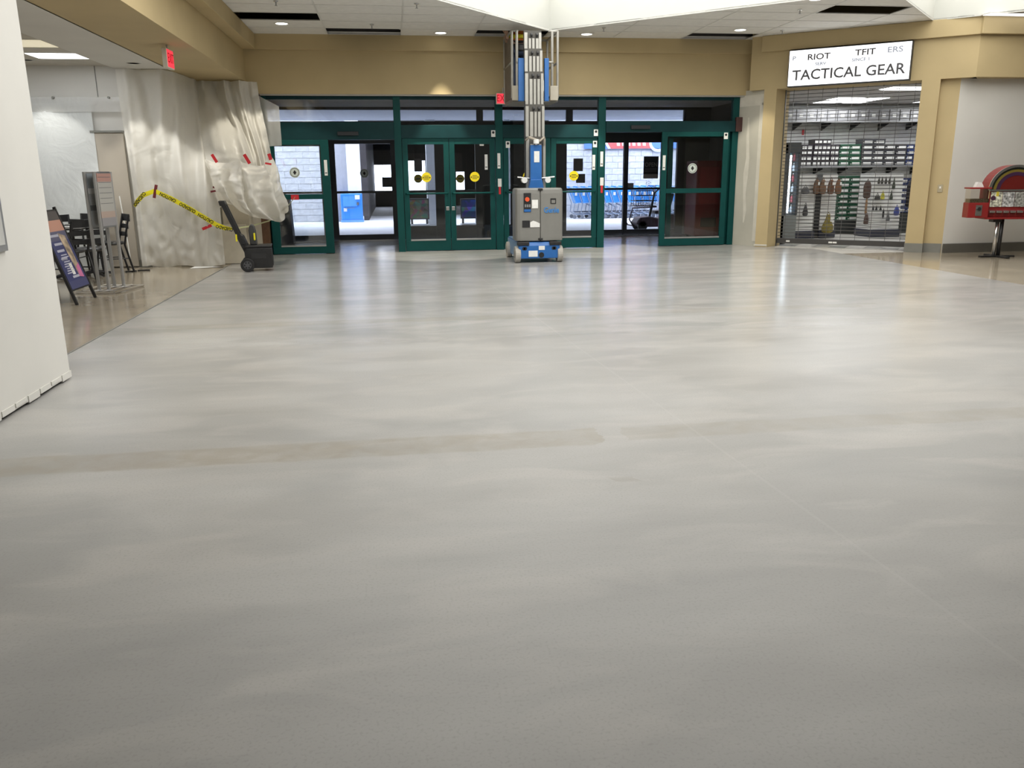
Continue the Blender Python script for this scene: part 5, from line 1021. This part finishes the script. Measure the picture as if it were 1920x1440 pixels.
for k in range(ngs):
    T = Matrix.Translation((0, 0, 0.16+k*(zg-0.16)/ngs))
    if k == 0: s1.matrix_local = T
    else: share(s1, gs, T)
# merchandise
def pouch(name, label, px, py0, py1, wpx, Y, col, group=None, tagged=True, taper=0.75, cat='bag'):
    a, b = PY(px-wpx/2, py1, Y), PY(px+wpx/2, py0, Y); w, h = (b.x-a.x)/2, b.z-a.z
    t = thing(name, label, cat, ((a.x+b.x)/2, Y, a.z), 0, group); m_ = mat('cloth_%d_%d_%d' % tuple(int(c*999) for c in col), col, 0.8, var=0.35, scale=12)
    vs = MB(); prof = [(0.55, 0.0), (0.95, 0.08), (1.0, 0.35), (taper+0.1, 0.7), (taper*0.8, 0.93), (taper*0.5, 1.0)]; n = 12; V = []
    for k, z in prof: V += [(w*k*cos(2*pi*i/n), 0.5*w*k*sin(2*pi*i/n), h*z) for i in range(n)]
    vs.add(V, [(j*n+i, j*n+(i+1) % n, (j+1)*n+(i+1) % n, (j+1)*n+i) for j in range(len(prof)-1) for i in range(n)]+[tuple(range(n))[::-1], tuple(range((len(prof)-1)*n, len(prof)*n))])
    vs.build('fabric_body', m_, t, smooth=True); MB().tube([(-w*0.3, 0, h*0.97), (0, 0, h+0.05), (w*0.3, 0, h*0.97)], 0.008, 5).build('hanging_loop', m_, t)
    if tagged: MB().box(w*0.1, w*0.55, -0.5*w-0.012, -0.5*w-0.004, h*0.62, h*0.86).build('price_tag', 'paper', t)
    return t
YM = YG-0.12
for k, px in enumerate((1531, 1543, 1558, 1572)): pouch('shoulder_bag', 'brown bag hanging in the shop, %s from the left of four' % ORD[k], px, 337, 364, 15, YM-0.03*k, ((0.14, 0.075, 0.04), (0.17, 0.10, 0.06), (0.13, 0.06, 0.032), (0.17, 0.085, 0.045))[k], 'brown bags hanging in the shop')
pouch('olive_bag', 'olive yellow drawstring bag hanging low on the slat wall', 1552, 402, 437, 25, YM, (0.20, 0.16, 0.035), taper=0.4)
pouch('grey_pouch', 'grey pouch hanging on the left slat-wall stand', 1510, 351, 364, 17, YM, (0.10, 0.10, 0.105), tagged=False)
pouch('dark_boot', 'dark holster hanging low on the left slat-wall stand', 1510, 384, 405, 12, YM, (0.05, 0.05, 0.055), tagged=False, taper=0.5, cat='holster')
pouch('brown_jacket', 'long brown leather holster hanging on the right stand', 1626, 340, 372, 17, YM, (0.075, 0.045, 0.036), tagged=False, taper=0.95, cat='holster')
pouch('tan_strap', 'tan strap hanging below the brown holster', 1624, 372, 402, 7, YM, (0.24, 0.14, 0.07), tagged=False, taper=0.95, cat='strap'); pouch('dark_pouch', 'dark pouch at the end of the tan strap', 1624, 402, 421, 11, YM, (0.08, 0.05, 0.04), tagged=False, cat='pouch')
for k, px in enumerate((1648, 1654, 1661, 1668)): pouch('belt_pouch', 'dark belt pouch in the top row of right stand, %s from left' % ORD[k], px, 336, 345, 6, YM, (0.05, 0.048, 0.042), 'dark pouches on the right stand', False, cat='pouch')
pouch('camo_glove', 'dark green glove hanging at the upper right of stand', 1676, 337, 355, 8, YM, (0.05, 0.06, 0.045), tagged=False, taper=0.5, cat='glove'); pouch('camo_glove', 'dark green glove hanging below the upper glove', 1671, 361, 375, 8, YM, (0.055, 0.065, 0.05), tagged=False, taper=0.5, cat='glove')
pouch('yellow_glove', 'yellow glove on the right slat-wall stand', 1655, 362, 374, 9, YM-0.05, (0.50, 0.46, 0.06), tagged=False, cat='glove'); pouch('dark_glove', 'dark glove beside the yellow glove', 1645, 366, 375, 12, YM, (0.05, 0.05, 0.05), tagged=False, cat='glove')
pouch('black_torch', 'small black pouch low on the right stand', 1656, 395, 409, 5, YM, (0.02, 0.02, 0.022), tagged=False, taper=0.95, cat='pouch'); pouch('grey_holster', 'grey holster low on the right stand', 1665, 400, 415, 9, YM, (0.12, 0.125, 0.13), tagged=False, taper=0.4, cat='holster')
for k, px in enumerate((1637, 1643, 1651)): pouch('hook_card', 'small black item on card, %s from left in lower row' % ORD[k], px, 390, 395, 5, YM, (0.03, 0.03, 0.032), 'small items in the lower row', False, cat='pouch')
pouch('blue_bag', 'blue bag hanging beside the right stand', 1681, 388, 404, 12, YM, (0.05, 0.07, 0.25), tagged=False)
pouch('dark_jacket', 'large black jacket hanging at the right end of the shop', 1712, 335, 390, 30, YM+0.2, (0.018, 0.016, 0.018), tagged=False, taper=0.95, cat='jacket')
# green boxes stacked between the stands, navy boxes at the right
YGB = 18.3
for color, cs, rows, py0, dy, nm in (('green', ((1572, 1592), (1592, 1612)), 8, 413, 10.4, 'between the stands'), ('navy', ((1686, 1700), (1700, 1722)), 6, 400, 11.0, 'right of the stands')):
    for ci, (a, b) in enumerate(cs):
        xa_, xb_ = PY(a, 370, YGB).x, PY(b, 370, YGB).x; hh = PY(1600, 360, YGB).z-PY(1600, 360+dy, YGB).z; zb0 = PY(1600, py0, YGB).z
        for r in range(rows):
            t, new = shoebox(color, xb_-xa_, hh, False); loc = ((xa_+xb_)/2, YGB+random.uniform(0, .02), zb0+r*hh); lab = '%s box in the floor stack %s, row %s up, %s column' % (color, nm, ORD[r], ('left', 'right')[ci])
            if new: t.location = loc; t['label'] = lab
            else: dup(t, loc, 0, lab)
            (t if new else None)
        if ci == 0: tag(MB().box(xa_, PY(cs[1][1], 370, YGB).x, YGB+0.01, YGB+0.33, 0.0, zb0-0.005).build('stack_plinth', mat('plinth_dark', (0.03, 0.032, 0.03), 0.6), None, bevel=0.01), 'dark plinth under the %s boxes %s' % (color, nm), 'plinth')
# shop ceiling lights
for k, pts in enumerate((((1572, 191), (1645, 179)), ((1690, 171), (1740, 160)))):
    a, b = PZ(*pts[0], 2.95), PZ(*pts[1], 2.95); c = (a+b)/2
    troffer('bright fluorescent light inside the shop, %s' % ('left', 'right')[k], c.x-0.62, c.x+0.62, c.y-0.32, c.y+0.32, 2.955, 'tube')
for k, (x, y) in enumerate(((10.2, 18.5), (12.6, 18.4), (13.4, 15.6))): troffer('bright fluorescent light deep in the shop, %s of three' % ORD[k], x-0.6, x+0.6, y-0.3, y+0.3, 2.955, 'tube')
# ================================================================== RIGHT: candy vending machine
gp = PZ(1868, 482, 0); cm = thing('candy_machine', 'red jukebox-shaped candy machine with rainbow arch on a pole stand', 'candy machine', tuple(gp), radians(-14)); gp_y = gp.y
zb_, zt_m = PY(1868, 407, gp.y).z, PY(1905, 309, gp.y).z
sc = lambda px, py: PY(px, py, gp.y)-gp
xl, xr = sc(1852, 360).x, sc(1852, 360).x+0.84; cx_ = (xl+xr)/2; R_ = (xr-xl)/2; zc_ = zt_m-R_*0.95
arch = [(xl, zb_), (xr, zb_)]+[(cx_+R_*cos(a), zc_+R_*0.95*sin(a)) for a in [pi*k/20 for k in range(21)]]
MB().prism(arch, -0.10, 0.20, 'y').build('body', 'machred', cm, bevel=0.01)
def ring(r0, r1, m, name, y):
    b = MB()
    for k in range(20):
        a, e = pi*k/20, pi*(k+1)/20; b.prism([(cx_+r*cos(t)*R_, zc_+r*0.95*sin(t)*R_) for r, t in ((r1, a), (r1, e), (r0, e), (r0, a))], y, -0.10, 'y')
    return b.build(name, m, cm)
ring(0.90, 1.0, 'chrome', 'chrome_edge', -0.125); ring(0.82, 0.90, mat('arch_black', (0.01, 0.015, 0.012), 0.3), 'arch_band', -0.112); ring(0.72, 0.82, mat('arch_gold', (0.17, 0.125, 0.02), 0.4), 'arch_band', -0.113); ring(0.58, 0.72, mat('arch_purple', (0.045, 0.015, 0.05), 0.4), 'arch_band', -0.114); ring(0.0, 0.58, mat('arch_red', (0.13, 0.012, 0.010), 0.35), 'arch_centre', -0.111)
MB().box(xl+0.01, xr-0.01, -0.125, -0.10, zc_-0.02, zc_+0.01).build('chrome_rail', 'chrome', cm)
zw = zb_+0.17
for k in range(4):
    x0 = xl+0.05+k*0.19; MB().box(x0, x0+0.18, -0.115, -0.10, zw, zc_-0.03).build('display_card', mat('candy_card%d' % k, ((0.58, 0.54, 0.44), (0.42, 0.42, 0.42), (0.30, 0.30, 0.28), (0.38, 0.38, 0.36))[k], 0.35, var=0.85, scale=28), cm)
MB().cyl((xl+0.09, -0.115, zw+0.14), (xl+0.09, -0.119, zw+0.14), 0.038, n=16).build('round_mark', mat('mark_plum', (0.06, 0.02, 0.05), 0.4), cm); MB().box(xl+0.13, xl+0.17, -0.118, -0.115, zw+0.17, zw+0.26).build('yellow_mark', mat('mark_yellow', (0.6, 0.48, 0.05), 0.4), cm)
for k in range(7):
    x0 = xl+0.05+k*0.108; MB().prism([(-0.10, zb_+0.12), (-0.15, zb_+0.10), (-0.15, zb_+0.075), (-0.10, zb_+0.07)], x0, x0+0.085, 'x').build('coin_slide', 'chrome', cm, bevel=0.004); MB().box(x0, x0+0.085, -0.108, -0.10, zb_+0.02, zb_+0.065).build('chute_flap', mat('chute_red', (0.18, 0.015, 0.015), 0.4), cm)
MB().box(xl-0.02, xr+0.02, -0.15, 0.22, zb_-0.03, zb_).build('tray', 'machred', cm, bevel=0.006)
for x in (-0.055, 0.02): MB().cyl((x, 0, 0.03), (x, 0, zb_-0.03), 0.03, n=12).build('pole', 'chrome' if x < 0 else 'blackm', cm, smooth=True)
MB().box(-0.16, -0.02, -0.08, 0.08, zb_-0.08, zb_-0.03).build('mount_plate', 'blackm', cm)
for a in (radians(10), radians(100)): MB(Matrix.Rotation(a, 4, 'Z')).box(-0.30, 0.30, -0.035, 0.035, 0.0, 0.03).build('foot', 'blackm', cm, bevel=0.008)
# side gumball unit on a bracket
gx0, gx1 = sc(1816, 400).x, sc(1849, 400).x; gcx = (gx0+gx1)/2; gw = (gx1-gx0)/2
gu = MB().box(gcx-gw, gcx+gw, -0.16, 0.06, zb_-0.005, zb_+0.24).build('side_dispenser', 'machred', cm, bevel=0.008); MB().box(gcx-gw+0.01, gcx+gw-0.01, -0.15, 0.05, zb_+0.24, zb_+0.47).build('candy_globe', glass('globe_glass', (0.92, 0.90, 0.87), base=0.02), gu); MB().box(gcx-gw+0.02, gcx+gw-0.02, -0.14, 0.04, zb_+0.24, zb_+0.30).build('candy_fill', mat('candy_mix', (0.32, 0.26, 0.17), 0.4, var=0.7, scale=70), gu)
MB().box(gcx-gw-0.01, gcx+gw+0.01, -0.17, 0.07, zb_+0.46, zb_+0.485).build('globe_lid', 'machred', gu, bevel=0.005); MB().prism([(gcx-0.06, zb_+0.485), (gcx+0.07, zb_+0.485), (gcx+0.03, zb_+0.56), (gcx-0.03, zb_+0.57)], -0.10, 0.0, 'y').build('paper_top', 'paper', gu); MB().box(gcx-0.045, gcx+0.055, -0.168, -0.16, zb_+0.03, zb_+0.2).build('coin_plate', 'chrome', gu); MB().cyl((gcx, -0.168, zb_+0.14), (gcx, -0.20, zb_+0.14), 0.03, n=12).build('coin_knob', 'blackm', gu)
# wall outlet on the beige recess
op = WM @ Vector((2.93, 0.115, 1.05)); ot = thing('wall_switch', 'beige wall switch plate on the beige recess by the shop', 'switch', tuple(op), WROT); MB().box(-0.04, 0.04, -0.008, 0, 0, 0.13).build('plate', mat('plate_beige', (0.42, 0.36, 0.24), 0.5), ot, bevel=0.004); MB().box(-0.012, 0.012, -0.016, -0.008, 0.065, 0.10).build('key', 'paper', ot)
# ================================================================== CEILING LIGHTS AND SPRINKLERS
def downlight(label, x, y, energy, ang=46):
    ang = 46 if energy > 150 else 80
    t = thing('recessed_light', label, 'ceiling light', (x, y, ZC), 0, 'recessed ceiling lights'); n = 20
    MB().lathe([(0.095, -0.002), (0.115, -0.008), (0.125, -0.002), (0.125, 0.0)], n).build('trim_ring', 'bar', t); MB().add([(0.095*cos(2*pi*k/12), 0.095*sin(2*pi*k/12), -0.006) for k in range(12)][::-1], [tuple(range(12))]).build('lens', 'lamp', t)
    l = bpy.data.lights.new('lamp', 'SPOT'); l.energy = energy; l.spot_size = radians(ang); l.spot_blend = 0.25; l.shadow_soft_size = 0.05; l.color = (1.0, 0.93, 0.78)
    lo = bpy.data.objects.new('lamp', l); COL.objects.link(lo); lo.parent = t; lo.location = (0, 0, -0.03); return t
for lab, px, py, e in (('recessed ceiling light nearest the left beam', 528, 44, 149), ('recessed ceiling light left of the lift, lighting the beam', 826, 62, 480), ('recessed ceiling light right of the lift, lighting the beam', 1100, 64, 480), ('recessed ceiling light left of the shop sign', 1388, 56, 149), ('recessed ceiling light cut by the top photo edge', 1530, -2, 140)):
    p = PZ(px, py, ZC); downlight(lab, p.x, min(p.y, 15.74), e)
for lab, x, y, z, e in (('recessed baffle light in the white soffit before the curtain', -3.72, 13.72, ZS, 90), ('recessed baffle light in the seating area near the wall', -5.25, 13.85, 3.13, 55)):
    t = thing('recessed_light', lab, 'ceiling light', (x, y, z), 0, 'recessed ceiling lights'); MB().lathe([(0.085, -0.001), (0.10, -0.005), (0.105, -0.001)], 18).build('trim_ring', 'white', t)
    l = bpy.data.lights.new('lamp', 'SPOT'); l.energy = e; l.spot_size = radians(86); l.spot_blend = 0.3; l.shadow_soft_size = 0.04; l.color = (1.0, 0.97, 0.9); lo = bpy.data.objects.new('lamp', l); COL.objects.link(lo); lo.parent = t; lo.location = (0, 0, -0.02)
for k, (px, py) in enumerate(((697, 46), (517, 2), (781, 7), (1132, 52), (1467, 57), (1500, 18))):
    p = PZ(px, py, ZC); t = thing('sprinkler_head', 'small pendant sprinkler on the tile ceiling, %s from the left' % ORD[(1, 0, 2, 3, 4, 5)[k]], 'sprinkler', (p.x, p.y, ZC), 0, 'ceiling sprinklers')
    MB().lathe([(0.035, -0.004), (0.03, -0.01), (0.012, -0.012)], 12).build('escutcheon', 'chrome', t); MB().cyl((0, 0, -0.01), (0, 0, -0.06), 0.010, n=8).build('body', 'grey', t); MB().cyl((0, 0, -0.06), (0, 0, -0.064), 0.022, n=10).build('deflector', 'grey', t)
# light trough glimpsed at the top right
a = PZ(1900, 26, ZC); troffer('long white ceiling light at the top right corner', a.x-0.5, a.x+1.2, a.y-0.12, a.y+0.12, ZC-0.005, mat('lens_soft', (0.9, 0.9, 0.9), 0.4, emit=(1, 1, 1), estr=2.0, var=0))
